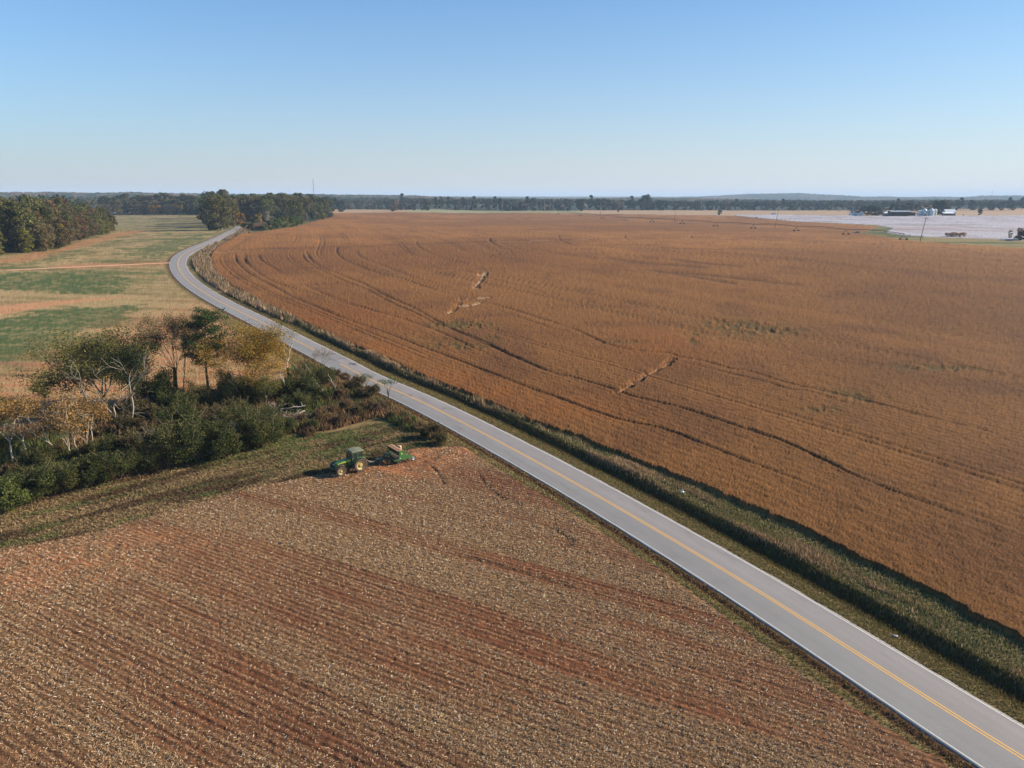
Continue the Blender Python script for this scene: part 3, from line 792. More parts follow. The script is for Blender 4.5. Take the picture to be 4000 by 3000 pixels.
def pick(n, palette, wts, var=.18):
    c = np.array(palette)[rng.choice(len(palette), n, p=np.array(wts) / sum(wts))]
    return c * rng.uniform(1 - var, 1 + var, (n, 1))
# corn straw
x, y, r = logsample(1700000, 34, 125, p=.35)
k = inpoly(x, y, STUB); x, y, r = x[k], y[k], r[k]
D, S, _ = polydist(x, y, ROADC[::2], 8); k = ~(np.isfinite(D) & (D < 5.5)); x, y, r = x[k], y[k], r[k]
rn_, ra_ = -x * sa + y * ca, x * ca + y * sa
bd = fbm(rn_ * .33, ra_ * .025, 31, 3); dn = .28 + .9 * ss((bd - .36) * 3.2) + .7 * (fbm(rn_ * 2.6, ra_ * .10, 32, 3) - .5)
ph_ = (rn_ + 1.1 * (vn(ra_ * .02, rn_ * .02, 34) - .5)) * 2 * math.pi / .52
k = rng.uniform(0, 1, len(x)) < dn * (.78 + .46 * np.sin(ph_)); x, y, r = x[k], y[k], r[k]
sc = .60 + r / 120.0
v, f, c = cards(x, y, terrain(x, y) + rng.uniform(-.02, .07, len(x)), rng.uniform(.06, .22, len(x)) ** 1.0 * sc, rng.uniform(.018, .045, len(x)) * sc, .5,
                pick(len(x), [A_(222, 188, 146, 1.08), A_(190, 152, 111, 1.08), A_(150, 116, 84), A_(246, 232, 208, 1.15), A_(112, 84, 62)], [2.6, 3.4, 2.6, .7, 1.8]))
m_straw = attr_mat("dry_straw", .8, .12)
tag(link("straw", mesh_np("straw", v, f, c, m_straw)), "chopped corn straw scattered over the reddish field", "straw", None, "stuff")
# soybean stalks
x, y, r = logsample(1500000, 58, 520, -24, 43, p=.30)
k = inpoly(x, y, SOY); x, y, r = x[k], y[k], r[k]
tk = np.zeros(len(x))
for pts, s in zip(tracks, tstr):
    D, _, _ = polydist(x, y, smooth(Gp(pts), 2), 2.0); tk = np.maximum(tk, (D < .30 + .0007 * r) * s * .85)
for pts in far_lines:
    D, _, _ = polydist(x, y, smooth(Gp(pts), 2), 5.0); tk = np.maximum(tk, (D < .9 + .003 * r) * .9)
D, _, AL = polydist(x, y, ROADC[::4], 900.0); D = np.where(np.isfinite(D), D, 0)
dd = D + 3.0 * (fbm(x * .004, y * .004, 83, 2) - .5); mm = np.mod(dd, per); e = np.minimum(np.abs(mm - 3.0), np.abs(mm - 4.9))
tk = np.maximum(tk, (e < .25 + .0009 * r) * ss((vn(np.floor(dd / per) * 3.3 + AL * .012, np.floor(dd / per) * 1.7, 84) - .35) * 2.5) * .75)
for pts in gullies:
    D, _, _ = polydist(x, y, smooth(Gp(pts), 2) if len(pts) > 2 else Gp(pts), 2.0); tk = np.maximum(tk, (D < 1.1) * 1.2)
i_ = np.clip(np.searchsorted(ROADS, AL), 0, len(ROADN) - 1); sh_ = (np.round(D / .76) * .76 - D) * .62
stk = .84 + .34 * fbm(D * .16, AL * .006, 85, 3)
x = x + ROADN[i_, 0] * sh_; y = y + ROADN[i_, 1] * sh_
k = (rng.uniform(0, 1, len(x)) > tk * .9) & (rng.uniform(0, 1, len(x)) < 1 - ss((r - 230) / 280)); x, y, r, stk = x[k], y[k], r[k], stk[k]
sc = .65 + r / 150.0
c = pick(len(x), [A_(171, 119, 65), A_(146, 99, 55), A_(196, 149, 88), A_(117, 82, 50), A_(177, 111, 55)], [3, 3, 1.1, 3.2, .8]) * ((.70 + .18 * fbm(x * .08, y * .08, 2, 3)) * stk)[:, None]
v, f, c = blades(x, y, terrain(x, y) + .30, rng.uniform(.24, .52, len(x)), rng.uniform(.07, .14, len(x)) * sc, .35, c)
m_blade = attr_mat("dry_stalks", .85, .2)
tag(link("soybean_plants", mesh_np("soybean_plants", v, f, c, m_blade)), "ripe brown soybean stalks standing in the field", "crop", None, "stuff")
print("soy blades", len(x), "straw done")

def along_road(n, l0, l1, s0=0, s1=330, pw=1.0):
    s = s0 + (s1 - s0) * rng.uniform(0, 1, n) ** pw
    i = np.interp(s, ROADS, np.arange(len(ROADS))); l = rng.uniform(l0, l1, n)
    i0 = np.clip(i.astype(int), 0, len(ROADC) - 2); fr = (i - i0)[:, None]
    P = ROADC[i0] * (1 - fr) + ROADC[i0 + 1] * fr + ROADN[i0] * l[:, None]
    return P[:, 0], P[:, 1], s, l
# roadside weeds in the ditch (tall, tan and olive)
VV = []
x, y, s, l = along_road(260000, 7.2, 11.8, 20, 420, 1.2)
k = ~inpoly(x, y, SOY); x, y, s, l = x[k], y[k], s[k], l[k]
dens = .03 + 1.0 * ss((fbm(s * .11, l * .45, 101, 3) - .45) * 7) * np.interp(l + 2.4 * (vn(s * .13, s * 0, 105) - .5), [7.0, 7.8, 10.0, 11.8], [.1, 1, .7, .12]); k = rng.uniform(0, 1, len(x)) < dens; x, y, s, l = x[k], y[k], s[k], l[k]
r = np.hypot(x, y); H_, _ = Hgt(x, y)
tall = (.05 + 1.5 * fbm(s * .16, l * .5, 102, 3)) * np.interp(l, [7.2, 8.0, 9.8, 11.8], [.6, 1, .8, .25]) * np.interp(r, [50, 90, 130, 300], [.45, .6, 1.05, .95])
c = mix(pick(len(x), [A_(196, 164, 128, 1.2), A_(160, 132, 98, 1.2), A_(216, 188, 152, 1.2), A_(130, 108, 78, 1.2)], [3, 3, 1, 2]), pick(len(x), [A_(138, 142, 78), A_(112, 120, 62)], [1, 1]), ss((fbm(s * .09, l * .6, 103, 3) - .52) * 5) * .6)
VV.append(blades(x, y, H_ - .05, rng.uniform(.7, 1.5, len(x)) * tall, rng.uniform(.05, .13, len(x)) * (1 + r / 160), .3, c))
# outside the far bend
x, y, s, l = along_road(60000, 5.5, 19, 240, 700, 1.0)
k = ~inpoly(x, y, SOY); x, y, s, l = x[k], y[k], s[k], l[k]
dens = ss((fbm(x * .05, y * .05, 104, 3) - .42) * 6); k = rng.uniform(0, 1, len(x)) < dens; x, y, s, l = x[k], y[k], s[k], l[k]
c = pick(len(x), [A_(186, 154, 128), A_(156, 128, 102), A_(110, 112, 62), A_(200, 172, 138)], [3, 3, 1.5, 1])
VV.append(blades(x, y, terrain(x, y), rng.uniform(.8, 2.0, len(x)), rng.uniform(.25, .5, len(x)), .3, c))
def merge3(L):
    o = 0; V_ = []; F_ = []; C_ = []
    for v, f, c in L: V_.append(v); F_.append(f + o); C_.append(c); o += len(v)
    return np.concatenate(V_), np.concatenate(F_), np.concatenate(C_)
v, f, c = merge3(VV)
tag(link("roadside_weeds", mesh_np("roadside_weeds", v, f, c, m_blade)), "tall tan weeds and grass standing in the ditch beside the road", "weeds", None, "stuff")
# short grass on both verges and on the mown strip
VV = []
x, y, s, l = along_road(90000, 3.35, 5.2, 20, 300, 1.25); H_, _ = Hgt(x, y); r = np.hypot(x, y)
VV.append(blades(x, y, H_ - .02, rng.uniform(.08, .2, len(x)), rng.uniform(.04, .09, len(x)) * (1 + r / 120), .9, pick(len(x), [A_(166, 146, 92), A_(124, 124, 70), A_(184, 156, 110)], [3, 2, 2])))
x, y, s, l = along_road(110000, 5.0, 8.2, 20, 300, 1.25); H_, _ = Hgt(x, y); r = np.hypot(x, y)
k = ~inpoly(x, y, SOY); x, y, H_, r = x[k], y[k], H_[k], r[k]
VV.append(blades(x, y, H_ - .02, rng.uniform(.15, .45, len(x)), rng.uniform(.05, .1, len(x)) * (1 + r / 120), .6, pick(len(x), [A_(126, 114, 68), A_(150, 128, 90), A_(88, 88, 52)], [3, 1.5, 2])))
x, y, s, l = along_road(130000, 7.8, 14.0, 20, 300, 1.25); H_, _ = Hgt(x, y); r = np.hypot(x, y)
k = ~inpoly(x, y, SOY); x, y, H_, r = x[k], y[k], H_[k], r[k]
VV.append(blades(x, y, H_ - .02, rng.uniform(.1, .35, len(x)), rng.uniform(.05, .1, len(x)) * (1 + r / 120), .7, pick(len(x), [A_(122, 126, 74, 1.1), A_(168, 152, 108, 1.15), A_(184, 162, 124, 1.15)], [3, 1.5, 1])))
x, y, s, l = along_road(130000, -8.6, -3.4, 0, 260, 1.25); H_, _ = Hgt(x, y); r = np.hypot(x, y)
k = ~inpoly(x, y, STUB); x, y, H_, r, l = x[k], y[k], H_[k], r[k], l[k]
c = pick(len(x), [A_(160, 122, 86, 1.15), A_(118, 88, 62, 1.15), A_(160, 144, 88, 1.15)], [3, 3, 1]); g2 = pick(len(x), [A_(172, 146, 100, 1.1), A_(138, 134, 78, 1.1), A_(184, 152, 108, 1.1)], [2, 2, 1])
c = mix(c, g2, ss((-l - 4.0 - .5 * (vn(x, y, 120) - .5)) / .5))
VV.append(blades(x, y, H_ - .02, rng.uniform(.08, .28, len(x)), rng.uniform(.04, .09, len(x)) * (1 + r / 120), .8, c))
x, y, r = logsample(330000, 60, 125, -42, 0, p=.5)
k = inpoly(x, y, STRIP) & ~inpoly(x, y, STUB); x, y, r = x[k], y[k], r[k]
D, S, _ = polydist(x, y, ROADC[::2], 8); k = ~(np.isfinite(D) & (D < 8)); x, y, r = x[k], y[k], r[k]
ua = x * d[0] + y * d[1]; un = -x * d[1] + y * d[0]
c = pick(len(x), [A_(176, 146, 104), A_(194, 164, 122), A_(134, 108, 76)], [3, 1.5, 2])
c = mix(c, pick(len(x), [A_(82, 60, 44), A_(104, 78, 54)], [1, 1]), ss((fbm(ua * .10, un * .7, 21, 4) - .46) * 6) * .8)
c = mix(c, pick(len(x), [A_(108, 120, 62), A_(130, 136, 78)], [1, 1]), ss((fbm(ua * .25 + 9, un * 1.3, 22, 4) - .52) * 5) * .7)
c = mix(c, pick(len(x), [A_(122, 134, 72), A_(104, 118, 62)], [1, 1]), .8 * np.exp(-((x - gcen[0]) ** 2 + (y - gcen[1]) ** 2) / 110.0) * ss((fbm(x * .7, y * .7, 3, 3) - .35) * 4))
v4, f4, c4 = cards(x, y, terrain(x, y), rng.uniform(.15, .45, len(x)), rng.uniform(.04, .09, len(x)), .7, c)
v, f, c = merge3(VV)
me = mesh_np("short_grass", v, f, c, m_blade)
tag(link("short_grass", me), "short tan and green grass along both road verges", "grass", None, "stuff")
tag(link("mown_grass", mesh_np("mown_grass", v4, f4, c4, m_blade)), "mown dry grass between the thicket and the stubble field", "grass", None, "stuff")
# ------------------------------------------------------------------ trees
class Geo:
    def __init__(s): s.V = []; s.F = []; s.C = []; s.n = 0
    def add(s, v, f, c):
        s.V.append(np.asarray(v, float)); s.F.append(np.asarray(f) + s.n); s.C.append(np.asarray(c, float)); s.n += len(v)
    def mesh(s, name, mat, smooth_=False):
        return mesh_np(name, np.concatenate(s.V), np.concatenate(s.F), np.concatenate(s.C), mat, smooth_)

def tube_np(P, R, n=6):
    P = np.asarray(P, float); R = np.asarray(R, float)
    T = np.gradient(P, axis=0); T /= np.linalg.norm(T, axis=1)[:, None] + 1e-9
    up = np.where(np.abs(T[:, 2:3]) > .92, np.array([[1., 0, 0]]), np.array([[0, 0, 1.]]))
    A = np.cross(T, up); A /= np.linalg.norm(A, axis=1)[:, None] + 1e-9; B = np.cross(T, A)
    a = np.linspace(0, 2 * math.pi, n, endpoint=False)
    V = P[:, None, :] + (A[:, None, :] * np.cos(a)[None, :, None] + B[:, None, :] * np.sin(a)[None, :, None]) * R[:, None, None]
    m = len(P); I = np.arange(m - 1)[:, None] * n; k = np.arange(n)[None, :]; k2 = (k + 1) % n
    F = np.stack([I + k, I + k2, I + n + k2, I + n + k], 2).reshape(-1, 4)
    return V.reshape(-1, 3), F

def leafcards(C, s, rg, col, up=.35, asp=.7):
    """leaf-sized faces with random facing"""
    n = len(C)
    N = rg.normal(size=(n, 3)); N[:, 2] += up * 2; N /= np.linalg.norm(N, axis=1)[:, None]
    H = rg.normal(size=(n, 3)); U = np.cross(N, H); U /= np.linalg.norm(U, axis=1)[:, None] + 1e-9; W = np.cross(N, U)
    U = U * (s / 2)[:, None]; W = W * (s / 2 * asp)[:, None]
    V = np.stack([C - U, C - W * .9, C + U, C + W], 1).reshape(-1, 3)
    return V, np.arange(4 * n).reshape(-1, 4), np.repeat(col, 4, 0)

def curve3(p, d, L, rg, n=5, wob=.12, sag=0.0):
    P = [np.array(p, float)]; d = np.array(d, float); d /= np.linalg.norm(d)
    for i in range(n):
        d = d + rg.normal(size=3) * wob; d[2] -= sag; d /= np.linalg.norm(d)
        P.append(P[-1] + d * L / n)
    return np.array(P), d

def grow(p, d, L, r, lev, rg, out, tips, wob=.14, split=(3, 4), ang=.6, shrink=.68, sag=-.03, bare=.35):
    P, dd = curve3(p, d, L, rg, 5, wob, sag)
    R = np.linspace(r, r * .55, len(P)); out.append((P, R))
    if lev <= 0:
        tips.append((P[-1], P[-1] - P[0])); tips.append((P[len(P) // 2], P[-1] - P[0])); return
    k = rg.integers(split[0], split[1] + 1)
    for j in range(k):
        t = 1.0 if j == 0 else rg.uniform(bare, 1.0)
        i = t * (len(P) - 1); i0 = min(int(i), len(P) - 2); q = P[i0] + (P[i0 + 1] - P[i0]) * (i - i0)
        dirn = P[i0 + 1] - P[i0]; dirn /= np.linalg.norm(dirn)
        az = rg.normal(size=3); az -= dirn * az.dot(dirn); az /= np.linalg.norm(az) + 1e-9
        a = ang * rg.uniform(.6, 1.2) * (.5 if j == 0 else 1)
        nd = dirn * math.cos(a) + az * math.sin(a)
        grow(q, nd, L * shrink * rg.uniform(.8, 1.15), r * (.62 if j == 0 else .5) * rg.uniform(.85, 1.1), lev - 1, rg, out, tips, wob, split, ang, shrink, sag, bare)

def pal(rg, n, cols, wts, var=.2):
    return np.array(cols)[rg.choice(len(cols), n, p=np.array(wts) / sum(wts))] * rg.uniform(1 - var, 1 + var, (n, 1))

m_bark = attr_mat("tree_bark", .9, 0, .2)
m_leaf = attr_mat("tree_leaves", .75, .30, .10, .12)
m_leaf_far = attr_mat("grove_leaves", .85, .22, .45, .12, .05)

_A0 = A_
def A_(r, g, b, k=1.45): return _A0(r, g, b, k)
GREEN = [A_(72, 88, 40), A_(90, 100, 48), A_(56, 70, 34), A_(112, 112, 56)]
DKGREEN = [A_(62, 72, 36, 1.1), A_(80, 90, 44, 1.1), A_(48, 56, 32, 1.1), A_(108, 108, 54, 1.1)]
OLIVE = [A_(112, 108, 52), A_(90, 92, 44), A_(134, 122, 60), A_(80, 78, 44)]
GOLD = [A_(190, 142, 52, 1.25), A_(152, 128, 54, 1.3), A_(120, 110, 52, 1.3), A_(198, 146, 62, 1.2)]
ORANGE = [A_(176, 132, 76, 1.15), A_(150, 116, 66, 1.15), A_(120, 104, 60, 1.15), A_(190, 148, 92, 1.15)]
BROWN = [A_(142, 116, 86), A_(120, 100, 72), A_(158, 132, 100), A_(110, 100, 60)]
RUST = [A_(116, 88, 62), A_(96, 74, 54), A_(142, 114, 84), A_(88, 84, 52)]
PINE = [A_(58, 82, 42, 1.15), A_(74, 98, 50, 1.15), A_(44, 62, 36, 1.15), A_(92, 110, 60, 1.15)]
GREY = A_(150, 144, 134); DGREY = A_(120, 110, 98); DARKB = A_(86, 72, 58)

def make_tree(name, seed, h, tr, leaves, cols, wts, leafn, leafs, clump, bark, lev=3, trunk_frac=.35, lean=(0, 0), spread=.6, multi=1, wob=.13, split=(3, 4), shrink=.7, ivy=0, ivyh=.6, squash=.8, bare=.35, first=.45):
    """returns (trunk mesh, crown mesh); built at the origin"""
    rg = np.random.default_rng(seed); segs = []; tips = []
    for mlt in range(multi):
        off = np.array([rg.normal() * .35, rg.normal() * .35, 0]) if multi > 1 else np.zeros(3)
        d0 = np.array([lean[0] + (rg.normal() * .22 if multi > 1 else 0), lean[1] + (rg.normal() * .22 if multi > 1 else 0), 1.0])
        P, dd = curve3(off + np.array([0, 0, -.3]), d0, h * trunk_frac + .3, rg, 6, wob * .45)
        segs.append((P, np.linspace(tr, tr * .75, len(P)) / (1 + .35 * (multi - 1))))
        segs[-1][1][0] *= 1.5
        k = rg.integers(split[0], split[1] + 1)
        for j in range(k):
            a = 2 * math.pi * (j + rg.uniform(-.3, .3)) / k
            s = spread * rg.uniform(.6, 1.2) * (.35 if j == 0 else 1)
            nd = np.array([math.cos(a) * math.sin(s) + lean[0] * .6, math.sin(a) * math.sin(s) + lean[1] * .6, math.cos(s)])
            st = P[-1] if j < 2 else P[-1 - rg.integers(0, 3)]
            grow(st, nd, h * first * rg.uniform(.8, 1.1), tr * .55 / (1 + .35 * (multi - 1)), lev - 1, rg, segs, tips, wob, split, spread, shrink, -.02, bare)
    g = Geo()
    for P, R in segs:
        v, f = tube_np(P, np.maximum(R, .018), 6 if R[0] > .05 else 4)
        g.add(v, f, np.repeat(bark[None] * rg.uniform(.85, 1.15), len(v), 0))
    zmax = max(P[:, 2].max() for P, R in segs); k = h / max(zmax, .1)
    tm = g
    gc = Geo()
    T = np.array([t[0] for t in tips])
    if leafn:
        cc = T[rg.integers(0, len(T), leafn)] + rg.normal(size=(leafn, 3)) * clump * np.array([1, 1, squash])
        base = pal(rg, leafn, cols, wts)
        lump = .78 + .44 * fbm(cc[:, 0] * .8 + 50, cc[:, 1] * .8 + cc[:, 2] * 1.1 + 50, seed, 2)
        v, f, c = leafcards(cc, rg.uniform(.7, 1.3, leafn) * leafs, rg, base * lump[:, None]); gc.add(v, f, c)
    if ivy:
        P, R = segs[0]; t = rg.uniform(0, 1, ivy) ** .8 * ivyh
        Q = np.array([np.interp(t, np.linspace(0, 1, len(P)), P[:, i]) for i in range(3)]).T
        a = rg.uniform(0, 2 * math.pi, ivy); rr = tr + rg.uniform(0, .28, ivy) * (1.1 - t)
        Q[:, 0] += np.cos(a) * rr; Q[:, 1] += np.sin(a) * rr
        v, f, c = leafcards(Q, rg.uniform(.15, .28, ivy), rg, pal(rg, ivy, DKGREEN, [3, 3, 2, 1])); gc.add(v, f, c)
    for G_ in (tm, gc):
        for i in range(len(G_.V)): G_.V[i] = G_.V[i] * np.array([k ** .5, k ** .5, k])
    return tm.mesh(name + "_trunk", m_bark), (gc.mesh(name + "_crown", m_leaf) if gc.n else None)

def plant_tree(kind, meshes, px, label, cat="tree", group=None, rz=0.0, scale=1.0, xy=None, dz=0.0, cname="crown", tname="trunk"):
    x, y = G(*px) if xy is None else xy
    t = empty(kind, (x, y, hz(x, y) + dz), rz, label, cat, group); t.scale = (scale,) * 3 if not hasattr(scale, '__len__') else scale
    link(tname, meshes[0], t)
    if meshes[1] is not None: link(cname, meshes[1], t)
    return t

def pine_mesh(seed, h, r, dens=1.0, leafs=.34, bare=.38, bark=DARKB):
    rg = np.random.default_rng(seed); g = Geo(); gc = Geo()
    P, _ = curve3((0, 0, -.3), (0.03, 0, 1), h + .3, rg, 10, .03)
    v, f = tube_np(P, np.linspace(.24 * h / 14, .04, len(P)), 7); g.add(v, f, np.repeat(bark[None], len(v), 0))
    nb = int(30 * dens); cc = []
    for i in range(nb):
        t = bare + (1 - bare) * (i / nb) ** .85; q = np.array([np.interp(t, np.linspace(0, 1, len(P)), P[:, k]) for k in range(3)])
        prof = math.sin(math.pi * min(1, (1 - t) / (1 - bare) * .62 + .16)) * rg.uniform(.55, 1.15)
        L = r * prof; a = i * 2.4 + rg.uniform(-.4, .4)
        B, _ = curve3(q, (math.cos(a), math.sin(a), rg.uniform(.05, .45)), L, rg, 4, .12, -.03)
        v, f = tube_np(B, np.linspace(.07, .025, len(B)), 4); g.add(v, f, np.repeat(bark[None], len(v), 0))
        for j in range(2 + int(L * 1.6)):
            tt = rg.uniform(.35, 1.05); c0 = B[0] + (B[-1] - B[0]) * tt + rg.normal(size=3) * np.array([.25, .25, .1]) * L * .5
            n = int(26 * dens); cc.append(c0 + rg.normal(size=(n, 3)) * np.array([.42, .42, .2]))
    cc.append(P[-1] + rg.normal(size=(60, 3)) * np.array([.5, .5, .35]))
    cc = np.concatenate(cc)
    v, f, c = leafcards(cc, rg.uniform(.7, 1.3, len(cc)) * leafs, rg, pal(rg, len(cc), PINE, [3, 3, 2, 1.4]), .5, .35); gc.add(v, f, c)
    return g.mesh("pine_trunk", m_bark), gc.mesh("pine_crown", m_leaf)

def bush_mesh(seed, r, h, n, leafs, cols, wts, lumps=14, mat=None, stems=5):
    rg = np.random.default_rng(seed); g = Geo(); gc = Geo()
    L = []
    for i in range(lumps):
        a = rg.uniform(0, 2 * math.pi); q = r * .72 * math.sqrt(rg.uniform(0, 1)); z = h * (.22 + .62 * rg.uniform(0, 1) * (1 - .45 * (q / r) ** 2))
        L.append((np.array([q * math.cos(a), q * math.sin(a), z]), rg.uniform(.16, .40) * r))
    cc = []
    for c0, rr in L:
        k = n // lumps; d_ = rg.normal(size=(k, 3)); d_ /= np.linalg.norm(d_, axis=1)[:, None]
        cc.append(c0 + d_ * (rr * rg.uniform(.45, 1.18, k) ** .7)[:, None] * np.array([1, 1, .85]))
    tint = []
    for c0, rr in L:
        tt_ = cols[rg.choice(len(cols), p=np.array(wts) / sum(wts))] * rg.uniform(.8, 1.25); tint.append(np.repeat(tt_[None], n // lumps, 0))
    for i in range(34):          # shoots
        c0, rr = L[rg.integers(0, len(L))]; d_ = rg.normal(size=3); d_[2] = abs(d_[2]) + .7; d_ /= np.linalg.norm(d_); k = 26
        t_ = rg.uniform(.5, 1.9, k)[:, None] * rr; cc.append(c0 + d_ * t_ + rg.normal(size=(k, 3)) * .12); tint.append(np.repeat((cols[rg.integers(0, len(cols))] * rg.uniform(.9, 1.3))[None], k, 0))
        v, f = tube_np([c0, c0 + d_ * rr * 2.0], [.035, .012], 4); g.add(v, f, np.repeat(A_(120, 104, 84)[None], len(v), 0))
    cc = np.concatenate(cc); tint = np.concatenate(tint); cc[:, 2] = np.abs(cc[:, 2]) + .05; cc += rg.normal(size=cc.shape) * .08
    lump = .75 + .5 * fbm(cc[:, 0] * .9 + 30, cc[:, 1] * .9 + cc[:, 2] * .9 + 30, seed, 2)
    v, f, c = leafcards(cc, rg.uniform(.6, 1.4, len(cc)) * leafs, rg, (pal(rg, len(cc), cols, wts) * .5 + tint * .5) * lump[:, None], .3); gc.add(v, f, c)
    for i in range(stems):
        c0 = L[i % lumps][0]; B, _ = curve3((c0[0] * .15, c0[1] * .15, -.15), c0 + np.array([0, 0, .5]), np.linalg.norm(c0), rg, 4, .1)
        v, f = tube_np(B, np.linspace(.07, .03, len(B)), 4); g.add(v, f, np.repeat(DARKB[None], len(v), 0))
    return g.mesh("bush_stems", m_bark), gc.mesh("bush_leaves", mat or m_leaf)

# --- thicket in front of the seeded field: every tree is its own
big = make_tree("oak", 11, 13.5, .34, 1, OLIVE, [3, 3, 2, 2], 19000, .26, .66, A_(140, 128, 110), lev=4, trunk_frac=.26, spread=.72, multi=3, split=(3, 4), shrink=.66, first=.42)
plant_tree("spreading_tree", big, (372, 1600), "wide spreading olive leafed tree behind the bare white limbs", group="trees of the thicket", scale=(1.35, 1.1, 1.0))
plant_tree("pine_tree", pine_mesh(3, 15.2, 4.4, 1.5), (814, 1552), "tall dark green pine with bare lower trunk in the thicket", group="trees of the thicket")
tall = make_tree("poplar", 5, 15.2, .22, 1, BROWN, [3, 3, 2, 2], 12000, .24, .5, A_(118, 100, 80), lev=4, trunk_frac=.42, spread=.26, multi=3, split=(3, 4), shrink=.66, ivy=2600, ivyh=1.0, first=.34)
plant_tree("brown_leafed_tree", tall, (697, 1560), "tall narrow tree with thin brownish leaves left of the pine", group="trees of the thicket", scale=(.8, .8, 1))
gold = make_tree("gold", 8, 13.4, .16, 1, GOLD, [3.2, 2.6, 2.4, 1.6], 24000, .22, .62, A_(96, 84, 66), lev=4, trunk_frac=.22, spread=.5, multi=4, split=(3, 4), shrink=.68, first=.42)
plant_tree("golden_tree", gold, (1000, 1558), "golden orange autumn tree just right of the pine", group="trees of the thicket", scale=(1.3, 1.1, 1.0))
ivyt = make_tree("ivy", 15, 12.4, .2, 1, OLIVE, [2, 3, 3, 1], 3600, .22, .5, A_(160, 150, 134), lev=4, trunk_frac=.5, spread=.42, lean=(-.20, 0), split=(2, 4), shrink=.66, ivy=3600, ivyh=1.0, first=.34)
plant_tree("ivy_covered_tree", ivyt, (1162, 1538), "leaning pale tree with ivy up its trunk beside the road", group="trees of the thicket")
ivy2 = make_tree("ivyb", 19, 9.0, .14, 1, GOLD, [2, 2, 2, 1], 900, .22, .5, A_(176, 166, 146), lev=3, trunk_frac=.5, spread=.4, lean=(-.24, 0), split=(2, 3), ivy=2000, ivyh=.9)
plant_tree("leaning_tree", ivy2, (1138, 1570), "smaller leaning tree with yellow leaves left of the ivy trunk", group="trees of the thicket")
dead1 = make_tree("deada", 23, 10.5, .17, 0, OLIVE, [1, 1, 1, 1], 0, .2, .5, A_(160, 150, 138), lev=4, trunk_frac=.14, spread=.75, split=(2, 3), shrink=.74, wob=.2, lean=(-.12, 0), first=.42)
plant_tree("bare_white_tree", dead1, (464, 1668), "bare tree with crooked white limbs reaching up and left", group="trees of the thicket", scale=(1.25, 1.0, 1.0))
dead2 = make_tree("deadb", 29, 12.8, .15, 0, OLIVE, [1, 1, 1, 1], 0, .2, .5, A_(152, 143, 132), lev=4, trunk_frac=.42, spread=.34, split=(2, 3), shrink=.7, wob=.16, lean=(.30, 0), first=.3)
plant_tree("bare_pale_tree", dead2, (507, 1676), "bare pale tree leaning right before the dark ivy mass", group="trees of the thicket")
dark = make_tree("dark", 31, 12.0, .22, 1, DKGREEN, [3, 2, 4, 0], 14000, .24, .5, DARKB, lev=3, trunk_frac=.2, spread=.38, split=(4, 5), shrink=.7, first=.5)
plant_tree("dark_evergreen_tree", dark, (570, 1612), "dense dark evergreen tree left of the tall brown tree", group="trees of the thicket")
dark2 = make_tree("darkb", 33, 7.0, .16, 1, DKGREEN, [3, 2, 4, 0], 7000, .24, .55, DARKB, lev=3, trunk_frac=.2, spread=.6, split=(4, 5), shrink=.7, first=.5)
plant_tree("low_dark_tree", dark2, (640, 1590), "low dark tree at the foot of the tall brown tree", group="trees of the thicket")
plant_tree("low_dark_tree", dark2, (880, 1580), "low dark tree between the pine and the golden tree", group="trees of the thicket", rz=2.1, scale=.85)
o1 = make_tree("orange", 35, 8.6, .13, 1, ORANGE, [3, 3, 2, 1.5], 3200, .24, .5, A_(170, 158, 140), lev=4, trunk_frac=.42, spread=.5, split=(2, 4), shrink=.7, first=.36)
o2 = make_tree("orangeb", 37, 9.2, .12, 1, ORANGE, [3, 3, 2, 1.5], 3600, .24, .55, A_(168, 158, 144), lev=4, trunk_frac=.2, spread=.5, multi=3, split=(2, 4), shrink=.68, first=.4)
plant_tree("orange_leafed_tree", o1, (51, 1812), "orange leafed tree with thin grey stem, leftmost in the thicket", group="trees of the thicket", scale=(1.2, 1.2, 1))
plant_tree("orange_leafed_tree", o1, (114, 1792), "orange leafed tree with forked grey stem, second from the left edge", group="trees of the thicket", rz=2.0, scale=(1.1, 1.1, .95))
plant_tree("orange_topped_tree", o2, (306, 1776), "orange topped tree with several pale stems above the bushes", group="trees of the thicket", scale=(1.15, 1.15, 1))
plant_tree("slim_orange_tree", o1, (361, 1748), "slim tree with sparse orange leaves right of the pale stems", group="trees of the thicket", rz=4.0, scale=(.8, .8, .85))
bare3 = make_tree("barec", 41, 6.4, .13, 0, OLIVE, [1, 1, 1, 1], 0, .2, .5, A_(186, 174, 154), lev=3, trunk_frac=.45, spread=.45, split=(2, 3), lean=(-.75, 0), wob=.14)
plant_tree("leaning_dead_tree", bare3, (262, 1779), "dead white tree leaning left over the bushes", group="trees of the thicket")
bare4 = make_tree("bared", 43, 4.6, .06, 0, OLIVE, [1, 1, 1, 1], 0, .2, .5, A_(150, 136, 120), lev=4, trunk_frac=.3, spread=.6, split=(3, 4), shrink=.7)
plant_tree("bare_shrub", bare4, (618, 1790), "small leafless grey shrub among the green bushes", "shrub", "trees of the thicket")
plant_tree("bare_sapling", bare4, (1248, 1445), "thin bare sapling left of the road patch", "tree", "trees of the thicket", rz=1, scale=(.7, .7, 1.1))
plant_tree("bare_sapling", bare4, (1267, 1450), "thin bare sapling before the dark road patch", "tree", "trees of the thicket", rz=3, scale=(.85, .85, 1.2))
plant_tree("bare_shrub", bare4, (920, 1735), "leafless grey shrub between two big green bushes", "shrub", "trees of the thicket", rz=2, scale=(.9, .9, .8))
plant_tree("bare_shrub", bare4, (1060, 1640), "leafless pale shrub left of the log pile", "shrub", "trees of the thicket", rz=4, scale=(.8, .8, .7))
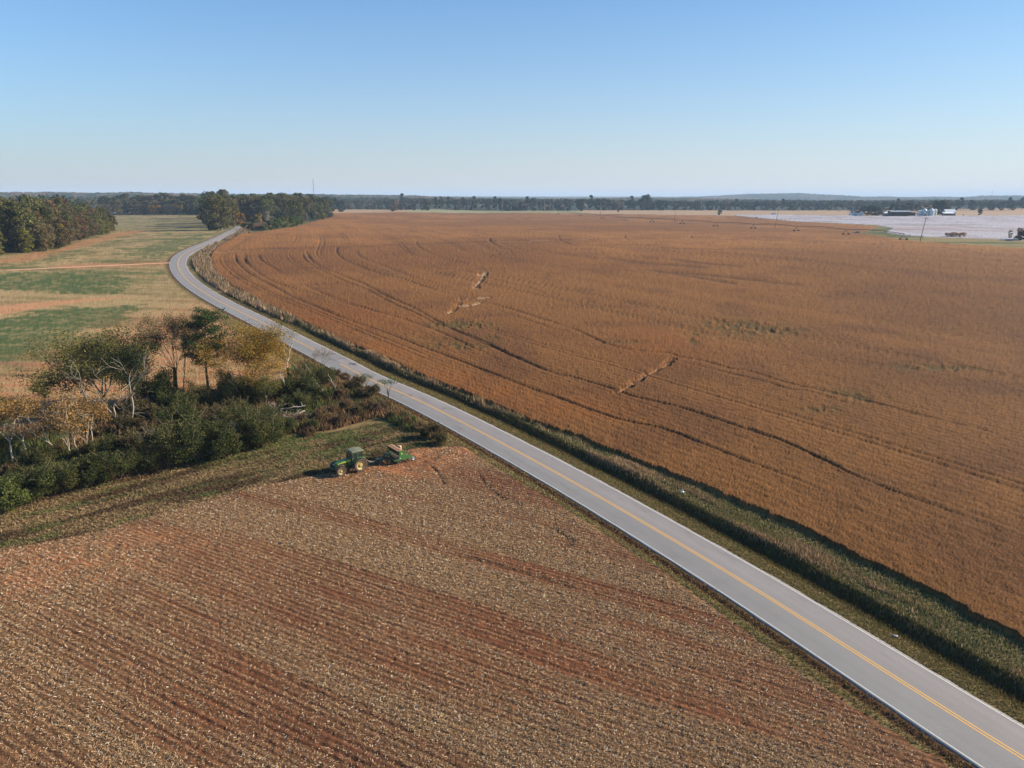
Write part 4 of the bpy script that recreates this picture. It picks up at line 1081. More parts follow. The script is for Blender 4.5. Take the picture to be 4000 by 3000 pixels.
yg = make_tree("yg", 47, 8.5, .15, 1, OLIVE, [3, 2, 3, 1], 3500, .24, .6, DGREY, lev=3, trunk_frac=.3, spread=.6, split=(3, 4))
plant_tree("olive_leafed_tree", yg, (190, 1660), "thin olive leafed tree behind the orange trees", "tree", "trees of the thicket")
plant_tree("olive_leafed_tree", yg, (-40, 1700), "olive leafed tree cut by the left picture edge", "tree", "trees of the thicket", rz=2.5)
plant_tree("olive_leafed_tree", yg, (760, 1600), "scrubby olive tree at the foot of the pine", "tree", "trees of the thicket", rz=1.5, scale=.6)
plant_tree("olive_leafed_tree", yg, (1040, 1600), "scrubby olive tree below the golden tree", "tree", "trees of the thicket", rz=4.5, scale=.7)
sap = Geo(); sapc = Geo(); rg = np.random.default_rng(51)
for k in range(7):
    a = k * .9; top = np.array([math.cos(a) * 1.1, math.sin(a) * .8, 3.1 + .25 * math.sin(k * 2)])
    P = np.array([[0, 0, -.1], [top[0] * .25, top[1] * .25, 1.6], top]); v, f = tube_np(P, [.05, .035, .02], 4); sap.add(v, f, np.repeat(DGREY[None], len(v), 0))
    cc = top + rg.normal(size=(70, 3)) * np.array([.42, .42, .10]); v, f, c = leafcards(cc, rg.uniform(.14, .26, 70), rg, pal(rg, 70, [A_(70, 92, 62), A_(92, 112, 76)], [1, 1]), 1.2); sapc.add(v, f, c)
saps = (sap.mesh("sapling_stem", m_bark), sapc.mesh("sapling_leaves", m_leaf))
plant_tree("flat_topped_sapling", saps, (1518, 1556), "flat topped green sapling at the near edge of the road", "tree", "trees of the thicket")
plant_tree("flat_topped_sapling", saps, (1432, 1530), "flat topped green sapling above the dark brambles", "tree", "trees of the thicket", rz=1.4, scale=.9)

# --- bushes along the front of the thicket
PRV = DKGREEN + [A_(104, 90, 60), A_(126, 120, 64)]
privet = [bush_mesh(61 + i, 3.4, 4.8, 14000, .17, PRV, [3, 3, 2, 1.5, .7, 1.0], 24) for i in range(3)]
scrub = [bush_mesh(71 + i, 2.8, 3.2, 9500, .18, [A_(88, 86, 48, 1.2), A_(66, 62, 38, 1.2), A_(118, 98, 66, 1.2), A_(140, 110, 78, 1.2)], [3, 3, 2, 1.4], 18) for i in range(2)]
rusty = [bush_mesh(81 + i, 2.3, 2.0, 6500, .16, RUST, [3, 3, 2, 2], 14) for i in range(2)]
bright = bush_mesh(91, 2.4, 3.2, 7000, .20, [A_(116, 124, 60, 1.15), A_(94, 104, 50, 1.15), A_(138, 138, 76, 1.15)], [3, 3, 1], 12)
def bush(kind, ms, px, label, rz=0., s=1., cat="bush", grp="bushes of the thicket"):
    return plant_tree(kind, ms, px, label, cat, grp, rz, s, cname="leaves", tname="stems")
bush("light_green_bush", bright, (48, 1985), "bright yellow green bush at the lower left corner of the thicket")
BL = [((150, 1945), 0, 1.05, "dark green bush just right of the bright corner bush"), ((255, 1915), 1, 1.0, "dark green bush below the leaning dead tree"), ((360, 1890), 2, 1.05, "dark green bush below the slim orange tree"),
      ((460, 1870), 0, 1.0, "dark green bush below the white limbed tree"), ((560, 1845), 1, .95, "dark green bush left of the leafless front shrub"), ((-60, 1985), 2, 1.1, "dark green bush cut by the left picture edge"),
      ((735, 1806), 0, 1.25, "big rounded green bush in the middle of the front row"), ((840, 1790), 2, 1.1, "big rounded green bush left of the dark gap"), ((1015, 1745), 1, 1.05, "rounded green bush at the thicket's right front corner"),
      ((660, 1790), 1, .9, "dark green bush right of the leafless front shrub"), ((1085, 1725), 2, .75, "low green bush on the right side of the corner bush"), ((940, 1700), 0, 1.0, "green bush behind the gap in the front row")]
for i, (p, k, s, lb) in enumerate(BL): s = s * (.78 if p[0] < 600 else 1); bush("privet_bush", privet[k], p, lb, i * 1.3, s)
back = [((600, 1610), 1.15), ((670, 1600), 1.1), ((740, 1605), 1.15), ((930, 1590), 1.1), ((860, 1600), 1.1), ((540, 1640), 1.0), ((1020, 1580), .95), ((1090, 1560), .9), ((60, 1860), .9), ((160, 1830), 1.0), ((215, 1790), .9), ((330, 1800), 1.0), ((420, 1790), 1.0), ((520, 1770), 1.0), ((610, 1730), 1.05), ((700, 1700), 1.0), ((790, 1700), 1.05), ((860, 1660), .95), ((700, 1630), .9), ((500, 1700), .9), ((400, 1710), .8), ((20, 1760), .8), ((590, 1650), .9), ((930, 1620), .8), ((820, 1600), .75), ((120, 1720), .7), ((250, 1690), .75), ((1040, 1680), .8), ((780, 1640), .8), ((480, 1620), .6)]
for i, (p, s) in enumerate(back):
    if p[0] < 520 and p[1] > 1700: s *= .66
    if i % 3 == 0: bush("green_bush", privet[i % 3], p, "green bush hidden in the middle of the dense thicket", i * 1.7, s, grp="bushes inside the thicket")
    else: bush("scrub_bush", scrub[i % 2], p, "olive brown scrub in the shaded middle of the dense thicket", i * 1.7, s, grp="scrub inside the thicket")
UL = [((1180, 1560), 0, .9, "dark green bush at the foot of the ivy trunk"), ((1215, 1510), 1, .7, "green bush between ivy trunk and leaning dead log"), ((1268, 1500), 0, .75, "dark bush below the two bare saplings"), ((1110, 1610), 2, .6, "green bush above the white log pile"), ((1180, 1600), 1, .65, "yellow green bush right above the log pile"), ((1245, 1575), 2, .7, "dark green bush under the leaning dead log"), ((1120, 1690), 0, .5, "small green bush in the rusty weeds before the logs"), ((1220, 1680), 1, .4, "low green clump before the rusty brambles")]
for i, (p, k, s, lb) in enumerate(UL): bush("privet_bush", privet[k], p, lb, i * 1.1, s)
RL = [(1330, 1560), (1380, 1530), (1350, 1600), (1290, 1620), (1420, 1560), (1400, 1500), (1460, 1545), (1440, 1600), (1390, 1630), (1480, 1610), (1250, 1640), (1330, 1655), (1540, 1635), (1510, 1590), (1590, 1660), (1640, 1680), (1180, 1650), (1210, 1700), (1345, 1480), (1310, 1465)]
for i, p in enumerate(RL):
    dk = i in (1, 4, 6, 8)
    ms = scrub[i % 2] if dk else rusty[i % 2]
    bush("dark_bramble" if dk else "rusty_bramble", ms, p, "dark olive bramble clump between the log pile and the road" if dk else "rusty brown bramble clump between the log pile and the road", i * 2.3, (.62 if dk else .8) * (1 if i < 12 else .7), "bramble", "dark brambles" if dk else "rusty brambles")
# two far bushes in the ditch line of the near verge
for i, (p, s, lb) in enumerate([((1690, 1712), .7, "dark rusty shrub at the field corner beside the road"), ((1720, 1735), .5, "small dark shrub nearest the red soil corner")]):
    bush("dark_bramble", scrub[i], p, lb, i, s, "bramble", None)

# --- logs
def log_thing(kind, label, stems, px, col=A_(150, 140, 128), cat="log", group="fallen logs"):
    """stems given as (start px, end px, z0, z1, r0, r1)"""
    x0, y0 = G(*px); t = empty(kind, (x0, y0, hz(x0, y0)), 0, label, cat, group)
    rg = np.random.default_rng(int(px[0]))
    for i, (a, b_, z0, z1, r0, r1) in enumerate(stems):
        A0 = np.array([*G(*a), 0]) - np.array([x0, y0, 0]); B0 = np.array([*G(*b_), 0]) - np.array([x0, y0, 0]); A0[2] = z0; B0[2] = z1
        P = A0 + (B0 - A0) * np.linspace(0, 1, 8)[:, None] + rg.normal(size=(8, 3)) * np.array([.10, .10, .08]) * np.sin(np.linspace(0, math.pi, 8))[:, None]
        g = Geo(); v, f = tube_np(P, np.linspace(r0, r1, 8) * .75, 7); g.add(v, f, np.repeat(col[None] * rg.uniform(.85, 1.05), len(v), 0))
        if i == 0:
            for k in range(5):
                q = P[2 + k]; Q, _ = curve3(q, rg.normal(size=3) + np.array([0, 0, .8]), .9, rg, 3, .2); v, f = tube_np(Q, np.linspace(r1 * .6, .02, 4), 4); g.add(v, f, np.repeat(col[None], len(v), 0))
        link("log" if i == 0 else "limb", g.mesh("log", m_bark), t)
    return t
log_thing("fallen_log", "long grey log lying on top of the brush pile", [((1098, 1620), (1196, 1612), .9, 1.2, .20, .16), ((1096, 1623), (1150, 1640), .8, .4, .12, .07)], (1150, 1630))
log_thing("forked_log", "white forked log lying lower on the brush pile", [((1192, 1628), (1135, 1640), 1.0, .6, .22, .15), ((1148, 1634), (1121, 1655), .7, .1, .14, .07), ((1140, 1628), (1090, 1645), .6, .2, .08, .04)], (1160, 1640))
log_thing("leaning_log", "thin white dead trunk leaning left below the saplings", [((1280, 1556), (1238, 1530), .1, 1.6, .20, .15), ((1238, 1530), (1198, 1500), 1.5, 4.0, .13, .04), ((1242, 1530), (1216, 1540), 1.6, 1.9, .06, .03)], (1262, 1550))
log_thing("short_leaning_log", "short white dead trunk standing in the rusty brambles", [((1312, 1534), (1296, 1520), .1, 1.6, .16, .12), ((1296, 1520), (1284, 1506), 1.6, 2.3, .10, .05)], (1305, 1530))
log_thing("small_log", "small white log lying before the ivy trunk", [((1160, 1556), (1184, 1550), .5, .6, .08, .06)], (1170, 1558))
# brush and twigs of the pile
x, y, r = logsample(1, 1, 2)
q0 = G(1145, 1645); n = 900
px_ = q0[0] + rng.normal(size=n) * 1.5; py_ = q0[1] + rng.normal(size=n) * 1.0
v, f, c = cards(px_, py_, terrain(px_, py_) + rng.uniform(0, .7, n), rng.uniform(.5, 1.6, n), rng.uniform(.03, .08, n), .5, pick(n, [A_(180, 166, 150), A_(110, 92, 76), A_(80, 66, 54)], [1, 2, 2]))
tag(link("brush_pile", mesh_np("brush_pile", v, f, c, m_straw)), "tangled heap of grey twigs under the white logs", "brush", None, "stuff")
# rank growth among the bushes
n = 60000; x, y, r = logsample(200000, 70, 190, -42, 0, p=.5)
k = inpoly(x, y, THK); x, y, r = x[k], y[k], r[k]
D, S, _ = polydist(x, y, ROADC[::2], 8); k = ~(np.isfinite(D) & (D < 5.2)); x, y, r = x[k], y[k], r[k]
c = mix(pick(len(x), [A_(128, 98, 70), A_(98, 74, 52), A_(146, 118, 86)], [2, 2, 1]), pick(len(x), [A_(74, 82, 42), A_(92, 96, 52)], [1, 1]), ss((fbm(x * .12, y * .12, 111, 3) - .45) * 6))
v, f, c = blades(x, y, terrain(x, y), rng.uniform(.3, 1.3, len(x)), rng.uniform(.12, .26, len(x)), .6, c)
tag(link("undergrowth", mesh_np("undergrowth", v, f, c, m_blade)), "brown and green rank growth on the thicket floor", "undergrowth", None, "stuff")

# ------------------------------------------------------------------ woods: shared crowns, one object per tree
def wood_proto(seed, h, r, cols, wts, n=2600, leafs=.9, lumps=26, low=.06, conic=0.0, bark=DGREY):
    rg = np.random.default_rng(seed); g = Geo(); gc = Geo()
    P, _ = curve3((0, 0, -.5), (0, 0, 1), h * .8, rg, 5, .03); v, f = tube_np(P, np.linspace(h * .018, h * .008, len(P)), 5); g.add(v, f, np.repeat(bark[None], len(v), 0))
    for k in range(5):
        a = rg.uniform(0, 6.28); B, _ = curve3(P[2 + k % 3], (math.cos(a), math.sin(a), .9), r * .9, rg, 3, .1); v, f = tube_np(B, np.linspace(h * .008, .04, len(B)), 4); g.add(v, f, np.repeat(bark[None], len(v), 0))
    cc = []; ll = []
    for i in range(lumps):
        t = rg.uniform(0, 1); z = h * (low + (1 - low) * t); rz_ = r * math.sqrt(max(.05, 1 - (2 * t - 1) ** 2 * .85)) * (1 - conic * t)
        a = rg.uniform(0, 6.28); q = rz_ * math.sqrt(rg.uniform(.1, .8)); rr = r * rg.uniform(.22, .42)
        k = n // lumps; d_ = rg.normal(size=(k, 3)); d_ /= np.linalg.norm(d_, axis=1)[:, None]
        cc.append(np.array([q * math.cos(a), q * math.sin(a), min(z, h - rr * .8)]) + d_ * rr * (rg.uniform(.3, 1.1, k) ** .6)[:, None] * np.array([1, 1, .8])); ll.append(np.full(k, rg.uniform(.82, 1.18)))
    cc = np.concatenate(cc); ll = np.concatenate(ll); cc[:, 2] = np.maximum(cc[:, 2], .3)
    v, f, c = leafcards(cc, rg.uniform(.6, 1.3, len(cc)) * leafs, rg, pal(rg, len(cc), cols, wts) * ll[:, None], .35); gc.add(v, f, c)
    return g.mesh("woods_trunk", m_bark), gc.mesh("woods_crown", m_leaf_far)
WG = [A_(98, 96, 54), A_(80, 82, 46), A_(122, 110, 62), A_(64, 68, 42)]
P_green = [wood_proto(201 + i, 22, 7.6, WG, [3, 3, 2, 2], 5200, .95, 34) for i in range(4)]
P_brown = [wood_proto(211 + i, 21, 7.0, [A_(122, 96, 66), A_(98, 82, 56), A_(90, 86, 52), A_(110, 90, 66)], [3, 3, 2, 2], 4600, .95, 32) for i in range(2)]
P_yel = [wood_proto(221 + i, 15, 4.6, [A_(136, 122, 44), A_(114, 110, 46), A_(96, 98, 44)], [3, 3, 2], 2800, .8, low=.08) for i in range(2)]
P_gold = [wood_proto(226 + i, 13, 4.4, [A_(186, 138, 50), A_(150, 118, 50), A_(110, 100, 50)], [3, 2, 2], 2200, .85, low=.2) for i in range(1)]
P_red = [wood_proto(231, 20, 5.0, [A_(118, 62, 56), A_(100, 60, 50), A_(90, 76, 50)], [3, 2, 1], 2600, .8, low=.2)]
P_bare = [wood_proto(235, 20, 5.0, [A_(146, 128, 116), A_(122, 108, 98)], [1, 1], 700, .7, low=.35, bark=A_(176, 164, 154))]
P_low = [wood_proto(241 + i, 8, 4.0, [A_(84, 96, 46), A_(104, 110, 54), A_(70, 78, 42)], [3, 3, 2], 2400, .7, low=.05) for i in range(2)]
m_pf = m_leaf_far
P_pine = [wood_proto(251 + i, 24, 5.6, [A_(56, 72, 44), A_(70, 84, 50), A_(46, 60, 40)], [3, 3, 2], 2200, 1.4, 22, low=.15, conic=.4) for i in range(3)]
P_far = [wood_proto(261 + i, 20, 8.5, [A_(84, 84, 56), A_(70, 72, 50), A_(104, 92, 66), A_(60, 66, 46)], [3, 3, 2, 2], 2400, 1.6, 26, low=.05) for i in range(4)]
P_farb = [wood_proto(271 + i, 15, 8.5, [A_(128, 104, 80), A_(108, 92, 70), A_(90, 84, 60)], [3, 3, 2], 2000, 1.6, 24, low=.05) for i in range(2)]
P_weed = [wood_proto(281, 8, 5.5, [A_(206, 170, 150), A_(180, 150, 128), A_(156, 140, 104)], [2, 2, 1], 1500, .8, 18, low=.03)]
rgw = random.Random(5)
WT = []
def wt(kind, protos, x, y, s, label, group, cat="tree"):
    ms = protos[rgw.randrange(len(protos))]
    WT.append((math.atan2(x, y), label, None))
    WT[-1] = (WT[-1][0], label, plant_tree(kind, ms, None, label, cat, group, rgw.uniform(0, 6.28), (s * rgw.uniform(.9, 1.1), s * rgw.uniform(.9, 1.1), s), xy=(x, y)))
    return WT[-1][2]
# left wood
E = smooth(Gp([(-140, 1040), (0, 1000), (217, 977), (316, 941), (410, 915), (462, 898)]), 6); EP, _ = resample(E, 8.5)
tt = np.gradient(EP, axis=0); tt /= np.hypot(tt[:, 0], tt[:, 1])[:, None]; EN = np.c_[-tt[:, 1], tt[:, 0]]
def dominated(x, y, mind, L): return any((x - a) ** 2 + (y - b) ** 2 < mind * mind for a, b in L)
for j, (off, s0) in enumerate([(3.5, .62), (11, .85), (20, .98), (31, 1.06), (45, 1.12)]):
    for i in range(j % 2, len(EP), 1 if j < 2 else 2 if j < 4 else 3):
        x, y = EP[i] + EN[i] * (off + rgw.uniform(-2.5, 2.5)) + tt[i] * rgw.uniform(-3, 3)
        fr = i / len(EP); s = s0 * rgw.uniform(.88, 1.12) * (1.0 - .12 * fr)
        u = rgw.random()
        if j == 0:
            if u < .45: wt("yellow_green_tree", P_yel, x, y, s * 1.1, "yellow green tree in the front row of the left wood", "yellow green trees of the left wood")
            else: wt("wood_edge_tree", P_green if u < .8 else P_brown, x, y, s, "low green tree at the edge of the left wood", "green trees of the left wood")
        elif j == 1 and i in (5, 13): wt("yellow_green_tree", P_yel, x, y, 1.15, "yellow green tree in the front row of the left wood", "yellow green trees of the left wood")
        elif j == 3 and i == 12: wt("bare_grey_tree", P_bare, x, y, s, "bare grey tree rising among the left wood", None)
        else: wt("wood_tree", P_green if u < .68 else P_brown, x, y, s, ["", "dull green tree in the second row of the left wood", "dull green tree in the third row of the left wood", "tall dull green tree in the fourth row of the left wood", "tall tree in the rearmost row of the left wood"][j], "tall trees of the left wood")
q = G(205, 905); wt("red_leafed_tree", P_red, q[0] + 6, q[1] + 10, 1.12, "dark red leafed tree standing out in the left wood", None)
# grove where the road enters
GP_ = [((812, 884), 1.0, 'g'), ((838, 898), 1.05, 'g'), ((862, 899), 1.1, 'g'), ((850, 880), 1.25, 'g'), ((876, 874), 1.3, 'g'), ((905, 872), 1.2, 'b'), ((822, 862), 1.15, 'g'), ((930, 866), 1.15, 'g'), ((960, 868), 1.15, 'b'), ((990, 868), 1.15, 'b'), ((1020, 862), 1.1, 'g'), ((1050, 868), 1.15, 'g'), ((1075, 858), 1.2, 'g'),
       ((1105, 866), 1.1, 'g'), ((1130, 862), 1.15, 'g'), ((1155, 872), 1.0, 'g'), ((1185, 862), 1.1, 'g'), ((1210, 858), 1.0, 'bare'), ((1235, 858), 1.1, 'g'), ((1262, 852), 1.05, 'g'), ((1284, 848), .95, 'g'), ((1292, 846), .8, 'y'), ((955, 850), 1.25, 'g'), ((1000, 850), 1.3, 'g'), ((1060, 848), 1.35, 'g'), ((1110, 846), 1.35, 'g'),
       ((1170, 846), 1.35, 'g'), ((1220, 845), 1.3, 'g'), ((880, 856), 1.5, 'g'), ((1140, 850), 1.2, 'b'), ((830, 852), 1.4, 'g'), ((1265, 860), .5, 'y'), ((905, 885), .95, 'g'), ((870, 888), 1.1, 'b')]
for i, (p, s, k) in enumerate(GP_):
    x, y = G(*p); s *= .98 if s < 1.2 else .92
    if k == 'g': wt("grove_tree", P_green, x, y, s, "tall dark green tree of the grove where the road disappears", "green trees of the road grove")
    elif k == 'b': wt("brown_grove_tree", P_brown, x, y, s, "brownish tree of the grove where the road disappears", "brown trees of the road grove")
    elif k == 'bare': wt("bare_topped_tree", P_bare, x, y, s * 1.25, "bare topped grey tree rising out of the road grove", None)
    else: wt("yellow_green_tree", P_yel, x, y, s, "yellow green tree at the right tip of the road grove", "yellow trees at the grove's tip")
for (p, s, lb) in [((942, 893), .9, "golden leafed tree overhanging the road at the grove")]:
    x, y = G(*p); wt("golden_tree", P_gold, x, y, s, lb, None)
x, y = G(1015, 880); wt("golden_olive_tree", P_gold, x, y, .75, "dull golden tree in front of the grove", None)
x, y = G(1047, 884); wt("bare_grey_tree", P_bare, x, y, .6, "bare white twigged tree in front of the grove", None)
for i, (px, py, s) in enumerate([(962, 899, .7), (985, 900, .65), (1060, 897, .85), (1085, 896, 1.0), (1108, 893, 1.05), (1132, 890, 1.05), (1155, 884, 1.0), (1175, 877, .85), (1035, 900, .6), (1000, 893, .8)]):
    x, y = G(px, py); wt("hedge_bush", P_low, x, y, s, "rounded green bush along the field edge of the road grove", "bushes before the road grove", "bush")
# distant hedgerow trees closing the seeded field
for i in range(46):
    px = 400 + i * 9.3 + rgw.uniform(-3, 3); u = rgw.random(); row = i % 3
    x, y = G(px, 839.5 - row * 3.2)
    if 476 < px < 496 and row < 2: continue
    if row == 0: wt("hedgerow_tree", P_gold if u < .35 else P_brown, x, y, .62 if u >= .35 else .95, "small golden or brown tree at the far end of the seeded field" if False else ("small golden tree at the far end of the seeded field" if u < .35 else "small brown tree at the far end of the seeded field"), "golden hedgerow trees" if u < .35 else "brown hedgerow trees")
    else: wt("distant_tree", P_green if u < .7 else P_brown, x, y, (.85 if row == 1 else 1.15) * rgw.uniform(.85, 1.1), "tall green tree behind the far end of the seeded field", "tall trees behind the seeded field")
# far tree line beyond the soybeans
for i in range(104):
    px = 1312 + i * 26 + rgw.uniform(-9, 9)
    if 3560 < px < 3650 or px < 1300: continue
    base = 821 if px > 1560 else 817 + (px - 1312) * .006
    if 1980 < px < 2300: base = 823
    x, y = G(px, base + rgw.uniform(-.6, .6)); u = rgw.random()
    if px < 1620: s, pr, nm = .78, (P_far if u < .5 else P_farb), 'l'
    elif px < 2450: s, pr, nm = 1.05, (P_pine if u < .35 else P_far if u < .75 else P_farb), 'm'
    elif px < 3000: s, pr, nm = .92, (P_pine if u < .25 else P_far if u < .7 else P_farb), 'm'
    else: s, pr, nm = .95, (P_pine if u < .2 else P_far), 'r'
    s *= rgw.uniform(.8, 1.15)
    kind = "pine_tree" if pr is P_pine else ("pale_brown_tree" if pr is P_farb else "tree_line_tree")
    lb = {"pine_tree": "dark pine in the far tree line beyond the soybean field", "pale_brown_tree": "low brownish tree in the far tree line beyond the soybeans", "tree_line_tree": "round green tree in the far tree line beyond the soybeans"}[kind]
    wt(kind, pr, x, y, s, lb, {"pine_tree": "pines of the far tree line", "pale_brown_tree": "brown trees of the far tree line", "tree_line_tree": "green trees of the far tree line"}[kind])
x, y = G(2522, 820); wt("domed_tree", P_far, x, y, 1.55, "large domed tree standing higher than the far tree line", None)
x, y = G(2466, 819); wt("tall_pine", P_pine, x, y, 1.15, "tall pine just left of the large domed tree", None)
x, y = G(1573, 815); wt("tall_pine", P_pine, x, y, 1.3, "lone tall pine above the low tree line left of centre", None)
x, y = G(1537, 826); wt("pale_tree", P_farb, x, y, .95, "pale rounded tree standing alone at the soybean field's edge", None)
x, y = G(1332, 827); wt("dark_round_tree", P_far, x, y, .95, "dark round tree just right of the grove", None)
x, y = G(2811, 840); wt("round_bush", P_low, x, y, .95, "round dark bush alone on the fallow strip", None, "bush")
x, y = G(2415, 829); wt("low_bush", P_low, x, y, .5, "small dark bush on the fallow strip left of the utility pole", None, "bush")
x, y = G(3944, 934); wt("small_tree", P_yel, x, y, .36, "small green tree at the cotton field's near edge", None)
for i, (px, py, s) in enumerate([(3966, 938, .30), (3995, 940, .5), (3985, 942, .25)]):
    x, y = G(px, py); wt("edge_bush", P_farb if i == 1 else P_low, x, y, s, ["low bush right of the small edge tree", "pale bush cut by the right picture edge", "lowest bush near the right picture edge"][i], None, "bush")
for i, px in enumerate((3705, 3722, 3741, 3760)):
    x, y = G(px, 929); wt("reddish_bush", P_weed, x, y, .42 + .05 * (i % 2), "low reddish bush in the row at the cotton's edge", "reddish bushes at the cotton's edge", "bush")
A_ = _A0
# ------------------------------------------------------------------ tractor and seed drill
M_green = plain("tractor_green", A_(58, 128, 66, 1.0), .38, 0, .5, 5, .35, A_(120, 120, 84))
M_dgreen = plain("dark_green", A_(30, 66, 42), .45, 0, .5, 6, .3)
M_dusty = plain("dusty_green_roof", A_(118, 134, 108), .6, 0, .3, 5, .7, A_(156, 142, 116))
M_yel = plain("tractor_yellow", A_(246, 222, 150), .45, 0, .5, 6, .5, A_(176, 140, 90))
M_yelp = plain("stripe_yellow", A_(246, 224, 70, 1.3), .4)
M_tyre = plain("tyre_rubber", A_(104, 90, 84, .8), .9, 0, .2, 9, .5, A_(140, 112, 92))
M_black = plain("black_metal", (.02, .02, .02), .5, 0, .4, 8, .3)
M_steel = plain("dull_steel", A_(150, 142, 132), .5, .3, .4, 6, .4)
M_white = plain("white_metal", (.62, .62, .60), .5, 0, .4, 5, .2)
M_glass, nt, b = new_mat("cab_glass")
b.inputs['Base Color'].default_value = (.03, .045, .05, 1); b.inputs['Roughness'].default_value = .06; b.inputs['Alpha'].default_value = .62
M_lid = plain("dusty_lid", A_(196, 150, 118), .8, 0, .2, 3, .3, A_(160, 120, 92))
M_hose = plain("tan_hose", A_(176, 156, 130), .7)
HEAD = math.atan2(-.60, -.80)

def wheel(parent, c, r, w, rim_r, side, rimmat=M_yel, lugs=22, name="wheel"):
    t = MB(); h = w / 2
    t.lathe([(rim_r, -h * .8), (r * .80, -h), (r * .93, -h * .96), (r * .955, -h * .7), (r * .955, h * .7), (r * .93, h * .96), (r * .80, h), (rim_r, h * .8), (rim_r, -h * .8)], c, 40)
    for k in range(lugs):
        for sgn in (-1, 1):
            a = 2 * math.pi * (k + (.5 if sgn > 0 else 0)) / lugs
            R = Matrix.Rotation(-a, 3, 'Y') @ Matrix.Rotation(sgn * .5, 3, 'X')
            p = Vector((c[0] + math.cos(a) * r * .965, c[1] + sgn * h * .48, c[2] + math.sin(a) * r * .965))
            t.box(p, (r * .075, h * 1.05, r * .06), R)
    w_ = t.build(name, M_tyre, parent, smooth_=False)
    m = MB(); s = side
    m.lathe([(rim_r * 1.02, s * h * .82), (rim_r * .97, s * h * .80), (rim_r * .93, s * h * .35), (rim_r * .62, s * h * .10), (rim_r * .58, s * h * .42), (rim_r * .30, s * h * .46), (rim_r * .28, s * h * .70), (.0, s * h * .72)], c, 32)
    m.lathe([(rim_r * 1.0, -s * h * .80), (rim_r * .9, -s * h * .3), (.0, -s * h * .2)], c, 24)
    m.build("rim", rimmat, w_, smooth_=False)
    bl = MB()
    for k in range(8):
        a = k * math.pi / 4; bl.box((c[0] + math.cos(a) * rim_r * .45, c[1] + s * h * .48, c[2] + math.sin(a) * rim_r * .45), (.05, .03, .05))
    bl.build("wheel_bolts", M_black, w_)
    return w_

